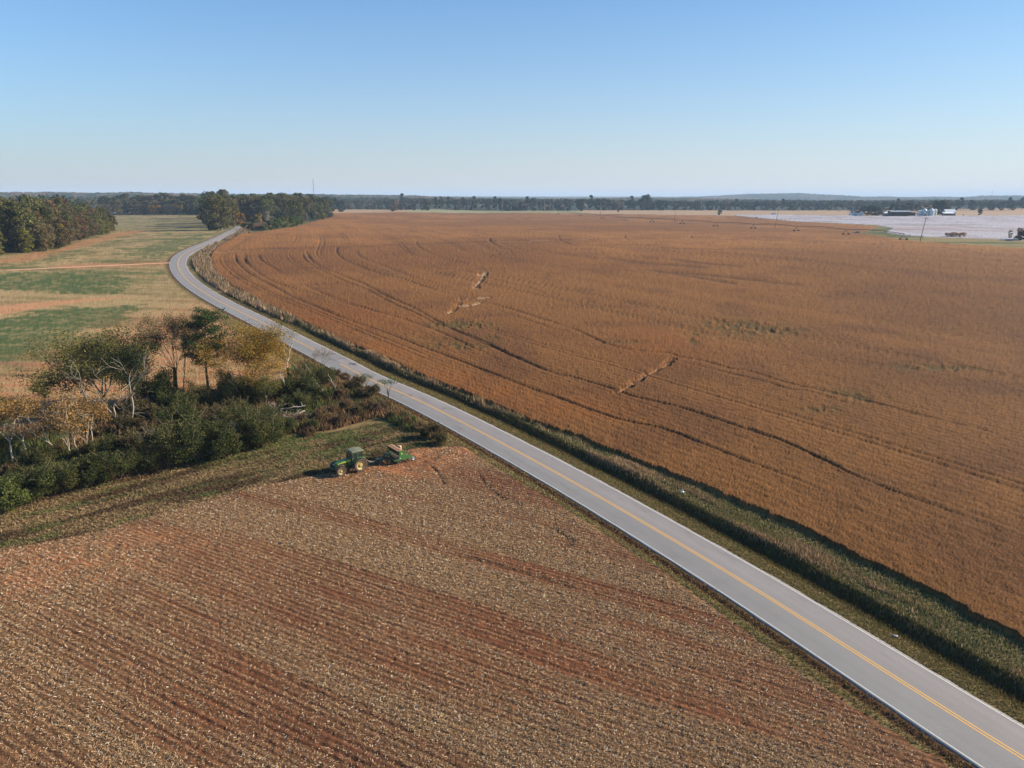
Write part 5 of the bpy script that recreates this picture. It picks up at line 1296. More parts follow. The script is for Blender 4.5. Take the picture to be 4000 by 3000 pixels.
def make_tractor(loc, rz, label, detailed=True):
    T = empty("tractor", loc, rz, label, "tractor", None)
    ch = MB(); ch.box((1.3, 0, .78), (3.3, .46, .42)); ch.box((.0, 0, .92), (1.0, .62, .62)); ch.box((2.62, 0, .66), (.35, 1.45, .2)); ch.box((0, 0, .92), (.3, 1.35, .3)); ch.box((1.45, 0, 1.1), (1.5, .56, .35))
    ch.box((3.28, 0, .80), (.36, .5, .34)); ch.build("chassis", M_dgreen, T, .02)
    hd = MB()
    xs = [.98, 1.6, 2.3, 2.9, 3.12, 3.2]; top = [1.86, 1.82, 1.72, 1.60, 1.50, 1.36]; wd = [.42, .42, .40, .36, .32, .28]
    vs = []; fs = []
    for x, t_, w in zip(xs, top, wd):
        vs += [(x, -w, 1.02), (x, -w, t_ - .14), (x, -w * .72, t_ - .02), (x, 0, t_), (x, w * .72, t_ - .02), (x, w, t_ - .14), (x, w, 1.02)]
    for i in range(len(xs) - 1):
        for k in range(6): fs.append((i * 7 + k, i * 7 + k + 1, (i + 1) * 7 + k + 1, (i + 1) * 7 + k))
    fs.append(tuple(range(7))); fs.append(tuple(range((len(xs) - 1) * 7, len(xs) * 7)))
    hd.add(vs, fs); hd.build("hood", M_green, T, .0)
    for s in (-1, 1):
        st = MB(); st.add([(1.05, s * .428, 1.60), (1.05, s * .428, 1.67), (2.3, s * .408, 1.55), (2.3, s * .408, 1.48), (3.02, s * .348, 1.36), (3.02, s * .348, 1.42)], [(0, 1, 2, 3), (3, 2, 5, 4)])
        st.build("hood_stripe", M_yelp, T)
        gr = MB()
        for x0, x1 in ((1.45, 1.95), (2.1, 2.55)): gr.box(((x0 + x1) / 2, s * .425, 1.26), (x1 - x0, .02, .30))
        gr.build("side_grille", M_black, T)
    g = MB(); g.box((3.205, 0, 1.16), (.05, .50, .36)); g.build("front_grille", M_black, T, .01)
    for s in (-1, 1):
        l = MB(); l.box((3.215, s * .17, 1.38), (.05, .15, .09)); l.build("headlight", M_white, T, .01)
    wg = MB()
    for k in range(7): wg.box((3.58, -.33 + k * .11, .80), (.26, .085, .40))
    wg.build("front_weights", M_black, T, .01)
    ex = MB(); ex.tube([(1.12, -.52, 1.2), (1.12, -.52, 2.55), (1.16, -.52, 2.68), (1.26, -.52, 2.76)], [.055, .055, .05, .05], 10); ex.tube([(1.12, -.52, 1.75), (1.12, -.52, 2.15)], .085, 12); ex.build("exhaust_pipe", M_black, T)
    # cab
    fl = MB(); fl.prism([(-.45, 1.02), (1.0, 1.02), (1.02, 1.32), (-.30, 1.32)], -.62, .62); fl.build("cab_floor", M_dgreen, T, .02)
    ps = MB()
    base = {"f": (1.0, 1.3), "m": (.30, 1.05), "r": (-.42, 1.55)}; tp = {"f": (.86, 2.62), "m": (.24, 2.64), "r": (-.52, 2.62)}
    for s in (-1, 1):
        for k in "fmr":
            ps.tube([(base[k][0], s * .72, base[k][1]), (tp[k][0], s * .70, tp[k][1])], .04, 6)
        ps.tube([(1.0, s * .72, 1.3), (.30, s * .72, 1.05)], .035, 6)
    ps.build("cab_frame", M_steel if False else M_green, T)
    for s in (-1, 1):
        d = MB(); d.add([(.98, s * .715, 1.3), (.86, s * .695, 2.6), (.28, s * .695, 2.6), (.32, s * .715, 1.06)], [(0, 1, 2, 3)]); dr = d.build("cab_door", M_glass, T)
        h = MB(); h.tube([(.97, s * .735, 1.30), (.85, s * .715, 2.56)], .022, 6); h.tube([(.36, s * .735, 1.12), (.31, s * .715, 2.56)], .018, 6); h.build("door_frame", M_steel, dr)
        q = MB(); q.add([(.26, s * .70, 1.5), (.22, s * .69, 2.6), (-.50, s * .69, 2.6), (-.42, s * .70, 1.6)], [(0, 1, 2, 3)]); w_ = q.build("side_window", M_glass, T)
        h = MB(); h.tube([(.16, s * .72, 1.72), (.14, s * .71, 2.5), (-.40, s * .71, 2.5), (-.36, s * .72, 1.76), (.16, s * .72, 1.72)], .02, 6); h.build("window_frame", M_steel, w_)
    q = MB(); q.add([(1.0, -.70, 1.35), (1.0, .70, 1.35), (.86, .68, 2.6), (.86, -.68, 2.6)], [(0, 1, 2, 3)]); q.build("windscreen", M_glass, T)
    q = MB(); q.add([(-.42, -.70, 1.6), (-.42, .70, 1.6), (-.52, .68, 2.6), (-.52, -.68, 2.6)], [(0, 1, 2, 3)]); q.build("rear_window", M_glass, T)
    rf = MB(); rp = [(-.66, 2.60), (1.05, 2.60), (1.08, 2.70), (.95, 2.80), (.2, 2.86), (-.55, 2.80), (-.70, 2.70)]
    rf.prism(rp, -.80, .80); rf.build("cab_roof", M_dusty, T, .05)
    se = MB(); se.box((.0, 0, 1.42), (.5, .5, .14)); se.box((-.24, 0, 1.75), (.14, .48, .6)); se.build("seat", M_black, T, .03)
    sw = MB(); sw.lathe([(.20, -.015), (.22, 0), (.20, .015), (.18, 0), (.20, -.015)], (.62, 0, 1.75), 20, 'z'); sw.tube([(.62, 0, 1.75), (.85, 0, 1.35)], .04, 6); sw.build("steering_wheel", M_black, T)
    for s in (-1, 1):
        mi = MB(); mi.tube([(1.0, s * .72, 2.35), (1.15, s * 1.12, 2.4)], .016, 5); mi.box((1.15, s * 1.18, 2.32), (.04, .16, .28)); mi.build("mirror", M_black, T)
        # rear fender
        fn = MB(); pr = [(math.cos(a) * 1.02, .92 + math.sin(a) * 1.02) for a in np.linspace(math.radians(22), math.radians(150), 12)]; pr2 = [(math.cos(a) * .97, .92 + math.sin(a) * .97) for a in np.linspace(math.radians(150), math.radians(22), 12)]
        fn.prism(pr + pr2, s * .55, s * 1.02); fn.build("rear_fender", M_green, T)
        fn = MB(); pr = [(2.62 + math.cos(a) * .78, .66 + math.sin(a) * .78) for a in np.linspace(math.radians(25), math.radians(165), 10)]; pr2 = [(2.62 + math.cos(a) * .75, .66 + math.sin(a) * .75) for a in np.linspace(math.radians(165), math.radians(25), 10)]
        fn.prism(pr + pr2, s * .70, s * 1.08); fn.build("front_fender", M_tyre, T)
        wheel(T, (0, s * .92, .92), .92, .48, .56, s, lugs=22)
        wheel(T, (2.62, s * .90, .66), .66, .38, .38, s, lugs=18)
        sp = MB()
        for k in range(4): sp.box((.98 - k * .03, s * (.80 + .03 * k), .92 - k * .19), (.30, .16, .03))
        sp.tube([(1.12, s * .80, 1.1), (1.0, s * .90, .32)], .022, 5); sp.tube([(.84, s * .80, 1.1), (.74, s * .90, .32)], .022, 5); sp.build("steps", M_green, T)
    tk = MB(); tk.box((1.35, -.62, .75), (.8, .42, .5)); tk.box((.95, .55, .78), (.5, .3, .36)); tk.build("fuel_tank", M_dgreen, T, .05)
    hi = MB(); hi.box((-1.0, 0, .48), (1.0, .09, .07)); hi.tube([(-.5, .3, .95), (-1.1, .42, .6)], .04, 6); hi.tube([(-.5, -.3, .95), (-1.1, -.42, .6)], .04, 6); hi.tube([(-.5, 0, 1.3), (-1.15, 0, 1.0)], .03, 6); hi.build("hitch", M_black, T)
    if detailed:
        hs = MB()
        for k, y in enumerate((-.15, .05, .2)):
            hs.tube([(-.55, y, 1.35), (-1.0, y * 1.5, 1.5 - .1 * k), (-1.5, y * 2, .85), (-2.1, y, .62), (-2.7, y * .5, .78)], .022, 5)
        hs.build("hydraulic_hoses", M_hose, T)
    return T
TRX = (-19.9, 87.55)
make_tractor((TRX[0], TRX[1], hz(*TRX)), HEAD, "green farm tractor with yellow wheels standing at the stubble field's edge")

DR = empty("seed_drill", (-15.62, 90.75, hz(-15.62, 90.75)), HEAD, "green seed drill with dusty tan lid hitched behind the tractor", "seed drill")
hp = MB(); hp.prism([(.27, 1.78), (-.47, 1.78), (-.40, 1.45), (-.20, 1.12), (.06, 1.12), (.24, 1.45)], -1.44, 1.44); hp.build("hopper", M_dgreen, DR, .01)
ld = MB(); ld.prism([(.30, 1.785), (.30, 1.82), (-.10, 1.87), (-.50, 1.82), (-.50, 1.785)], -1.47, 1.47); lid = ld.build("hopper_lid", M_lid, DR, .01)
l2 = MB(); l2.box((-.10, 0, 1.875), (.03, 2.94, .02)); l2.build("lid_hinge", M_black, lid)
for s in (-1, 1):
    ep = MB(); ep.prism([(.30, 1.80), (.05, 1.80), (.05, .62), (-1.0, .62), (-1.72, .70), (-1.62, .98), (-1.25, 1.10), (-.86, 1.12), (-.80, 1.62), (-.52, 1.80)][1:], s * 1.45, s * 1.50); pn = ep.build("end_panel", M_green, DR)
    br = MB(); br.box((-.48, s * 1.52, .58), (2.56, .07, .12)); br.box((.82, s * 1.46, .62), (.10, .26, .16)); br.tube([(-.7, s * 1.55, .60), (-1.72, s * 1.55, .68), (-2.05, s * 1.5, .50)], .028, 6); br.build("side_bar", M_green, DR)
    # leaping deer badge
    bd = MB(); bx_, bz_ = -.34, 1.33
    deer = [(-.13, -.02), (-.09, .03), (-.02, .04), (.05, .07), (.08, .13), (.06, .18), (.10, .16), (.13, .20), (.12, .13), (.16, .09), (.12, .06), (.09, .02), (.14, -.04), (.18, -.09), (.12, -.05), (.05, -.03), (-.04, -.02), (-.09, -.06), (-.15, -.12), (-.11, -.04)]
    ys = s * 1.505
    bd.add([(bx_ + s * 0 + a * .95, ys, bz_ + c_ * .95) for a, c_ in deer], [tuple(range(len(deer)))]); bd.build("deer_emblem", M_yelp, pn)
    mk = MB(); mk.add([(.02, ys, .70), (.02, ys, .90), (-.14, ys, .74)], [(0, 1, 2)]); mk.build("white_decal", M_white, pn)
    fr = MB(); fr.box((-1.15, s * 1.0, .92), (.5, .12, .10)); fr.build("rear_bracket", M_yel, DR)
bm_ = MB(); bm_.box((.55, 0, .62), (.12, 3.0, .12)); bm_.box((-.3, 0, .62), (.12, 3.0, .12)); bm_.box((-1.2, 0, .66), (.1, 2.9, .1)); bm_.box((.62, 0, .80), (.32, 2.9, .03)); bm_.box((-1.45, 0, .86), (.42, 2.9, .03)); bm_.build("frame", M_dgreen, DR)
tg = MB(); tg.tube([(.6, .55, .62), (2.6, .12, .66), (4.2, 0, .52)], .06, 6); tg.tube([(.6, -.55, .62), (2.6, -.12, .66)], .06, 6); tg.box((2.3, 0, .80), (.9, .5, .10)); tg.build("tongue", M_dgreen, DR)
tb = MB()
for k in range(16):
    y = -1.35 + k * .18; tb.tube([(-.05, y, 1.12), (.12, y + .03, .85), (.0, y, .35)], .022, 5)
tb.build("seed_tubes", M_hose, DR)
op = MB()
for k in range(16):
    y = -1.35 + k * .18; x0 = .1 if k % 2 else -.25
    op.lathe([(.0, -.01), (.20, -.006), (.21, 0), (.20, .006), (0, .01)], (x0, y, .20), 18); op.tube([(x0, y, .2), (x0 + .35, y, .6)], .022, 4); op.tube([(x0, y, .2), (x0 - .6, y, .22)], .018, 4)
op.build("disc_openers", M_steel, DR)
pw = MB()
for k in range(16):
    y = -1.35 + k * .18; pw.lathe([(.0, -.03), (.15, -.03), (.15, .03), (0, .03)], (-.75, y, .15), 14)
pw.build("press_wheels", M_tyre, DR)
for s in (-1, 1):
    wheel(DR, (1.25, s * .75, .30), .30, .18, .17, s, M_yel, 12); wheel(DR, (.10, s * 1.40, .26), .26, .15, .12, s, M_black, 10); wheel(DR, (-1.15, s * 1.40, .26), .26, .15, .12, s, M_black, 10); wheel(DR, (-2.05, s * 1.40, .36), .36, .20, .24, s, M_white, 14)
cn = MB(); cn.lathe([(0, 0), (.24, 0), (.25, .05), (.25, .52), (.20, .60), (0, .61)], (-1.1, -.55, 1.15), 20, 'z'); cn.tube([(-1.1, -.55, .9), (-1.1, -.55, 1.2)], .04, 6); cn.tube([(-1.0, -.9, .9), (-1.0, -.9, 1.95)], .015, 5); cn.build("cream_canister", plain("cream_plastic", A_(240, 208, 170), .5, 0, .4, 6, .4, A_(200, 140, 90)), DR)
pl_ = MB(); pl_.tube([(1.15, .75, .3), (1.15, -.75, .3)], .05, 6); pl_.tube([(1.25, 0, .3), (1.6, 0, .62)], .05, 6); pl_.build("axle", M_dgreen, DR)

# ------------------------------------------------------------------ litter
x, y = G(2665, 1932); t = empty("plastic_bag", (x, y, float(Hgt(x, y)[0][0]) + .35), .4, "crumpled white plastic bag caught in the roadside grass", "bag")
rg = np.random.default_rng(2); m_ = MB(); m_.lathe([(0, -.1), (.16, -.06), (.22, .04), (.12, .14), (.04, .24), (.07, .28)], (0, 0, 0), 10, 'z')
m_.v = [tuple(np.array(v) + rg.normal(size=3) * .05) for v in m_.v]; m_.build("bag_body", M_white, t)
x, y = G(3507, 2491); t = empty("drink_bottle", (x, y, float(Hgt(x, y)[0][0]) + .12), 1.0, "clear pale drink bottle lying at the verge beside the road", "bottle")
m_ = MB(); m_.lathe([(0, 0), (.06, 0), (.06, .30), (.025, .38), (.025, .42), (0, .42)], (0, 0, 0), 14, 'y'); m_.build("bottle_body", M_white, t, smooth_=True)
m_ = MB(); m_.lathe([(0, .42), (.03, .42), (.03, .46), (0, .46)], (0, 0, 0), 12, 'y'); m_.build("cap", M_black, t)

# ------------------------------------------------------------------ irrigation pivot, poles, masts
def depth(px, py):
    x, y = G(px, py); v = (1500 - py) / FPX; return x, y, y / (CP + v * SP) / FPX     # metres per photograph pixel
tw = [(2180, 838.5), (2269, 844.5), (2352, 854.5), (2444, 863.5), (2547, 870), (2664, 877), (2795, 886.5), (2942, 895), (3110, 905), (3303, 919.5), (3528, 940)]
TW = [G(*p) for p in tw]
base = TW[5]; PV = empty("irrigation_pivot", (base[0], base[1], hz(*base)), 0, "long wheeled irrigation pivot spanning the far side of the soybeans", "irrigation pivot")
M_galv = plain("galvanised_steel", A_(92, 84, 82), .5, .2, .3)
pipe = MB(); truss = MB(); HT = 4.0
for i in range(len(TW) - 1):
    p = Vector((TW[i][0] - base[0], TW[i][1] - base[1], hz(*TW[i]) - hz(*base) + HT)); q = Vector((TW[i + 1][0] - base[0], TW[i + 1][1] - base[1], hz(*TW[i + 1]) - hz(*base) + HT))
    pts = []; low = []
    for k in range(9):
        t = k / 8; a = p.lerp(q, t); pts.append(a + Vector((0, 0, .9 * math.sin(math.pi * t)))); low.append(a + Vector((0, 0, .9 * math.sin(math.pi * t) - 1.1 * math.sin(math.pi * t) ** .6)))
    pipe.tube(pts, .16, 6)
    truss.tube(low, .04, 4)
    for k in range(1, 8): truss.tube([pts[k], low[k]], .04, 4); truss.tube([low[k], pts[min(k + 1, 8)]], .03, 4)
    for k in range(0, 9, 2): truss.tube([pts[k], pts[k] - Vector((0, 0, 2.2))], .03, 3)
pipe.build("pipe", M_galv, PV); truss.build("truss", M_galv, PV)
for i, p in enumerate(TW):
    a = np.array(TW[min(i + 1, len(TW) - 1)]) - np.array(TW[max(i - 1, 0)]); a /= np.hypot(*a); n_ = np.array([-a[1], a[0]])
    o = Vector((p[0] - base[0], p[1] - base[1], hz(*p) - hz(*base)))
    m = MB()
    for s in (-1, 1):
        ft = o + Vector((n_[0] * 2.0 * s, n_[1] * 2.0 * s, .8)); m.tube([o + Vector((0, 0, HT)) + Vector((a[0] * .5 * s, a[1] * .5 * s, 0)), ft], .10, 5)
        m.tube([o + Vector((0, 0, HT)) - Vector((a[0] * .5 * s, a[1] * .5 * s, 0)), ft], .06, 5)
    m.tube([o + Vector((n_[0] * 2.1, n_[1] * 2.1, .8)), o - Vector((n_[0] * 2.1, n_[1] * 2.1, -.8))], .12, 5)
    to = m.build("tower", M_galv, PV)
    w_ = MB()
    for s in (-1, 1):
        c = o + Vector((n_[0] * 2.1 * s, n_[1] * 2.1 * s, .75)); R = Matrix.Rotation(math.atan2(n_[1], n_[0]), 3, 'Z'); tmp = MB(); tmp.lathe([(.3, -.2), (.75, -.18), (.75, .18), (.3, .2), (.3, -.2)], (0, 0, 0), 16)
        w_.add([R @ Vector(v) + c for v in tmp.v], tmp.f)
    w_.build("wheels", M_tyre, to)
M_wood = plain("weathered_pole", A_(170, 158, 146), .85, 0, .2, 2, .3)
def pole(px, py, ytop, label, xtop=None, thick=.17):
    x, y, mp = depth(px, py); h = (py - ytop) * mp * 1.03
    t = empty("utility_pole", (x, y, hz(x, y)), 0, label, "utility pole")
    xt = 0 if xtop is None else (xtop - px) * mp
    m = MB(); m.tube([(0, 0, -.5), (xt * .5, 0, h / 2), (xt, 0, h)], [thick * 1.15, thick, thick * .8], 8); m.build("pole", M_wood, t)
    m = MB(); m.box((xt * .95, -.12, h - .7), (2.2, .12, .14)); m.build("crossarm", M_wood, t)
    m = MB()
    for k in (-1, 0, 1): m.lathe([(.0, 0), (.09, 0), (.11, .12), (.05, .22), (0, .23)], (xt * .95 + k * .95, -.12, h - .62 if k else h - .02), 8, 'z')
    m.build("insulators", M_galv, t)
    return t
pole(3593, 944, 854, "nearest tall utility pole leaning right before the cotton field", 3605, .20)
pole(3026, 895, 823, "utility pole leaning right inside the irrigation pivot", 3034, .18)
pole(2634, 870, 818, "utility pole behind the pivot pipe right of the domed tree", 2636, .2)
pole(2344, 847, 784, "tall utility pole at the far edge of the soybeans", 2346, .3)
pole(1829, 824, 779, "leftmost utility pole before the far tree line", None, .32)
pole(1963, 829, 781, "pale utility pole against the dark tree line left of centre", None, .34)
pole(2115, 828, 795, "shorter utility pole just left of a tall one", None, .28)
pole(2126, 829, 771, "tall utility pole between two shorter poles at the tree line", None, .34)
pole(2149, 828, 792, "short utility pole just right of the tall one", None, .32)
pole(2450, 820, 790, "utility pole on the fallow strip left of the domed tree", None, .32)
pole(2737, 823, 789, "utility pole on the fallow strip at the green tree line", None, .3)
pole(3012, 823, 802, "small utility pole beyond the white trailer", None, .26)
pole(2580, 835, 811, "thin utility pole right below the domed tree", None, .2)
pole(3276, 828, 808, "small utility pole left of the white farmhouse", None, .22)
pole(785, 828, 800, "pale pole among the trees at the far end of the seeded field", None, .4)
def mast(px, d, ytop, z0, w, label):
    u = (px - 2000) / FPX; x, y = u * d, d * .99; h = HCAM + (770 - ytop) / FPX * d - z0
    t = empty("radio_mast", (x, y, z0), 0, label, "radio mast"); m = MB()
    for k in range(3):
        a = k * 2.094; m.tube([(math.cos(a) * w, math.sin(a) * w, 0), (math.cos(a) * w, math.sin(a) * w, h)], .22, 4)
    for i in range(int(h / 3)):
        for k in range(3):
            a, b_ = k * 2.094, (k + 1) * 2.094; m.tube([(math.cos(a) * w, math.sin(a) * w, i * 3), (math.cos(b_) * w, math.sin(b_) * w, i * 3 + 3)], .12, 3)
    m.build("lattice", M_galv, t)
    m = MB()
    for k in range(3):
        a = k * 2.094 + .5; m.tube([(0, 0, h * .9), (math.cos(a) * h * .5, math.sin(a) * h * .5, 0)], .06, 3)
    m.build("guy_wires", M_galv, t)
mast(1259, 2600, 704, 12, .9, "slender radio mast rising behind the grove left of centre")
mast(3796, 5200, 748, 20, 1.2, "tiny radio mast on the blue ridge above the silos")

# ------------------------------------------------------------------ farm
M_wwall = plain("white_clapboard", (.78, .78, .78), .7, 0, .3, 1.5, .12)
M_droof = plain("dark_shingles", A_(62, 60, 64), .9, 0, .2, 1, .3)
M_mroof = plain("metal_roofing", A_(180, 186, 196, 1.0), .45, .1, .4, .6, .2, A_(150, 120, 100))
M_wroof = plain("white_metal_roofing", (.75, .76, .77), .45, 0, .4, .6, .15)
M_gwall = plain("grey_boards", A_(150, 146, 150), .8, 0, .2, 1, .3)
M_dark = plain("dark_window", (.02, .025, .03), .2, 0, .5)
M_timb = plain("brown_timber", A_(96, 76, 62), .9, 0, .1, 1, .3)
M_bin = plain("galvanised_bin", (.74, .74, .72), .5, .15, .4, 1.2, .2)
def bl(name, px, py, rz, label, cat):
    x, y, mp = depth(px, py); return empty(name, (x, y, hz(x, y)), rz, label, cat), mp
def gable(m, x0, x1, y0, y1, ze, zr, ov=.4, th=.18):
    """roof slabs with the ridge along x"""
    ym = (y0 + y1) / 2; k = (zr - ze) / (ym - y0)
    for (a, za, b_, zb) in ((y0 - ov, ze - ov * k, ym, zr), (y1 + ov, ze - ov * k, ym, zr)):
        m.add([(x, yy, zz_ + t) for x in (x0 - ov, x1 + ov) for (yy, zz_) in ((a, za), (b_, zb)) for t in (0, th)], [(0, 2, 3, 1), (4, 5, 7, 6), (0, 1, 5, 4), (2, 6, 7, 3), (1, 3, 7, 5), (0, 4, 6, 2)])
def walls(m, x0, x1, y0, y1, ze, zr):
    ym = (y0 + y1) / 2
    m.add([(x, yy, zz_) for x in (x0, x1) for (yy, zz_) in ((y0, 0), (y0, ze), (ym, zr), (y1, ze), (y1, 0))], [(0, 1, 2, 3, 4), (5, 6, 7, 8, 9), (0, 5, 6, 1), (3, 8, 9, 4), (1, 6, 7, 2), (2, 7, 8, 3), (0, 4, 9, 5)])
H, mp = bl("farmhouse", 3343, 843, .0, "white farmhouse with dark gabled roof at the cotton's far edge", "house")
m = MB(); walls(m, -7, 4, -3, 5, 4.2, 6.9); m.build("wall", M_wwall, H)
m = MB(); tmp = MB(); walls(tmp, -4.5, 4.5, -3.2, 3.2, 4.2, 6.8); R = Matrix.Rotation(math.pi / 2, 3, 'Z'); m.add([R @ Vector(v) + Vector((4.2, -1.5, 0)) for v in tmp.v], tmp.f); m.build("front_wing", M_wwall, H)
m = MB(); gable(m, -7, 4, -3, 5, 4.2, 6.9); r_ = m.build("roof", M_droof, H)
m = MB(); tmp = MB(); gable(tmp, -4.5, 4.5, -3.2, 3.2, 4.2, 6.82); m.add([R @ Vector(v) + Vector((4.2, -1.5, 0.02)) for v in tmp.v], tmp.f); m.build("wing_roof", M_droof, H)
m = MB(); m.box((-1.5, 1.2, 7.2), (.9, .9, 1.6)); m.build("chimney", M_timb, r_)
m = MB(); tmp = MB(); walls(tmp, -1.2, 1.6, -1.3, 1.3, 1.0, 2.2); m.add([R @ Vector(v) + Vector((-4.8, -2.6, 4.2)) for v in tmp.v], tmp.f); m.build("dormer", M_wwall, H)
for (x_, y_, z_, w__, h__) in ((-5.6, -3.04, 2.2, .9, 1.5), (-3.4, -3.04, 2.2, .9, 1.5), (3.2, -6.04, 2.2, .9, 1.5), (5.2, -6.04, 2.2, .9, 1.5), (4.2, -6.04, 5.0, .8, 1.1)):
    m = MB(); m.box((x_, y_, z_), (w__, .06, h__)); m.build("window", M_dark, H)
m = MB(); m.box((-1.4, -3.04, 1.1), (1.0, .06, 2.1)); m.build("door", M_timb, H)
m = MB(); m.box((9.6, -1.0, 2.9), (4.6, 4.4, .18))
for x_ in (7.6, 11.6): m.box((x_, -3.0, 1.4), (.2, .2, 2.8))
m.build("porch", M_lid, H)
B, mp = bl("farm_building", 3462, 845, 0, "small white building at the left end of the open shed", "building")
m = MB(); walls(m, -4, 4, -3, 3, 4.2, 5.6); m.build("wall", M_gwall, B); m = MB(); gable(m, -4, 4, -3, 3, 4.2, 5.6); m.build("roof", M_wroof, B); m = MB(); m.box((-1.5, -3.03, 1.3), (1.6, .06, 2.4)); m.build("door", M_dark, B)
B, mp = bl("open_shed", 3512, 846, 0, "long open fronted machine shed with pale metal roof", "shed")
m = MB(); m.add([(-14, -5, 6.0), (14, -5, 6.0), (11, 5, 7.6), (-12, 5, 7.6), (-14, -5, 6.18), (14, -5, 6.18), (11, 5, 7.78), (-12, 5, 7.78)], [(0, 1, 2, 3), (4, 5, 6, 7), (0, 1, 5, 4), (1, 2, 6, 5), (2, 3, 7, 6), (3, 0, 4, 7)]); m.build("roof", M_mroof, B)
m = MB(); m.box((0, 5.2, 3.6), (26, .2, 7.2)); m.box((-13.4, 0, 3), (.2, 9.5, 6)); m.build("wall", M_timb, B)
for k in range(6):
    m = MB(); m.box((-13 + k * 5.2, -4.6, 2.98), (.35, .35, 5.96)); m.build("post", M_timb, B)
B, mp = bl("small_shed", 3566, 845, 0, "smaller open shed with rusty roof left of the silos", "shed")
m = MB(); m.add([(-6, -4, 5.2), (8, -4, 4.2), (5, 4, 7.0), (-6, 4, 7.0), (-6, -4, 5.36), (8, -4, 4.36), (5, 4, 7.16), (-6, 4, 7.16)], [(0, 1, 2, 3), (4, 5, 6, 7), (0, 1, 5, 4), (1, 2, 6, 5), (2, 3, 7, 6), (3, 0, 4, 7)]); m.build("roof", plain("rusty_roofing", A_(170, 150, 132), .7, 0, .2, .6, .4), B)
m = MB(); m.box((-.5, 4.2, 3.2), (11, .2, 6.4)); m.build("wall", M_timb, B)
for k in range(3):
    m = MB(); m.box((-5.5 + k * 6, -3.7, 2.1), (.3, .3, 4.2)); m.build("post", M_timb, B)
def silo(px, py, r, hb, hc, label):
    S, mp = bl("grain_silo", px, py, 0, label, "grain silo"); S["group"] = "grain silos of the farm"
    prof = [(r + (.05 if k % 2 else 0), hb * k / 24) for k in range(25)]
    m = MB(); m.lathe([(0, 0)] + prof, (0, 0, 0), 28, 'z'); m.build("body", M_bin, S, smooth_=False)
    m = MB(); m.lathe([(r + .25, hb), (.5, hb + hc), (.5, hb + hc + .4), (0, hb + hc + .5)], (0, 0, 0), 28, 'z'); m.build("cone_roof", M_bin, S)
    m = MB(); m.tube([(r * .7, -r * .75, 0), (r * .7, -r * .75, hb)], .12, 4)
    for k in range(int(hb / .8)): m.box((r * .7, -r * .78, k * .8 + .5), (.5, .08, .08))
    m.build("ladder", M_galv, S)
silo(3589, 843, 2.9, 5.6, 1.6, "small grain silo leftmost of the row")
silo(3609, 843, 3.7, 6.9, 3.0, "big grain silo second from the left")
silo(3636, 843, 3.9, 7.2, 2.8, "biggest grain silo in the middle right of the row")
silo(3651, 840, 2.7, 7.0, 1.6, "narrow grain silo rightmost of the row")
B, mp = bl("barn", 3706, 842, 0, "barn with bright white metal roof right of the silos", "barn")
m = MB(); walls(m, -5, 9, 0, 8, 4.6, 8.2); m.build("wall", M_gwall, B); m = MB(); gable(m, -5, 9, 0, 8, 4.6, 8.2); m.build("roof", M_wroof, B)
m = MB(); m.add([(-10, -5, 2.9), (5, -5, 2.9), (5, 0, 4.5), (-10, 0, 4.5), (-10, -5, 3.05), (5, -5, 3.05), (5, 0, 4.65), (-10, 0, 4.65)], [(0, 1, 2, 3), (4, 5, 6, 7), (0, 1, 5, 4), (1, 2, 6, 5), (2, 3, 7, 6), (3, 0, 4, 7)]); m.build("lean_to_roof", M_wroof, B)
m = MB(); m.box((-9.8, -2.5, 1.5), (.15, 4.8, 3.0)); m.box((-3, -.1, 1.8), (13, .15, 3.6)); m.build("lean_to_wall", M_gwall, B)
for k in range(4):
    m = MB(); m.box((-9.5 + k * 4.7, -4.8, 1.45), (.25, .25, 2.9)); m.build("post", M_timb, B)
# farm trees
for i, (px, py, s, pr, lb) in enumerate([(3370, 838, .62, 'g', "bushy tree right behind the white farmhouse"), (3388, 841, .66, 'b', "bushy tree second right of the farmhouse"), (3406, 841, .70, 'g', "bushy tree third right of the farmhouse"), (3425, 842, .66, 'g', "bushy tree fourth right of the farmhouse"), (3443, 841, .58, 'b', "bushy tree just left of the small white building"),
        (3490, 834, .85, 'g', "tree behind the left half of the open shed"), (3525, 834, .95, 'b', "tree behind the right half of the open shed"), (3552, 834, .85, 'g', "tree behind the smaller open shed"), (3618, 834, .9, 'b', "brownish tree behind the big silo"), (3580, 833, .75, 'g', "tree just left of the silo row"),
        (3662, 838, 1.0, 'g', "tall tree just right of the silos, its left half"), (3682, 838, 1.05, 'g', "tallest tree between silos and barn"), (3318, 842, .25, 'g', "small bush at the farmhouse's left corner"), (3826, 841, .42, 'g', "bushy clump alone right of the barn"), (3762, 843, .22, 'b', "little bush right of the barn")]):
    x, y = G(px, py); wt("farm_tree" if s > .3 else "farm_bush", (P_far if pr == 'g' else [P_far[2], P_farb[0]]) if s > .3 else P_low, x, y, s, lb, None, "tree" if s > .3 else "bush")
# farm machines
x, y, mp = depth(3615, 845)
c = make_tractor((x, y, hz(x, y)), 2.9, "dark green tractor parked in front of the silos", False)
x, y, mp = depth(3540, 846); c2 = copy_tree(c); c2.location = (x, y, hz(x, y)); c2.rotation_euler = (0, 0, 1.2); c2["label"] = "green tractor parked at the right end of the open shed"
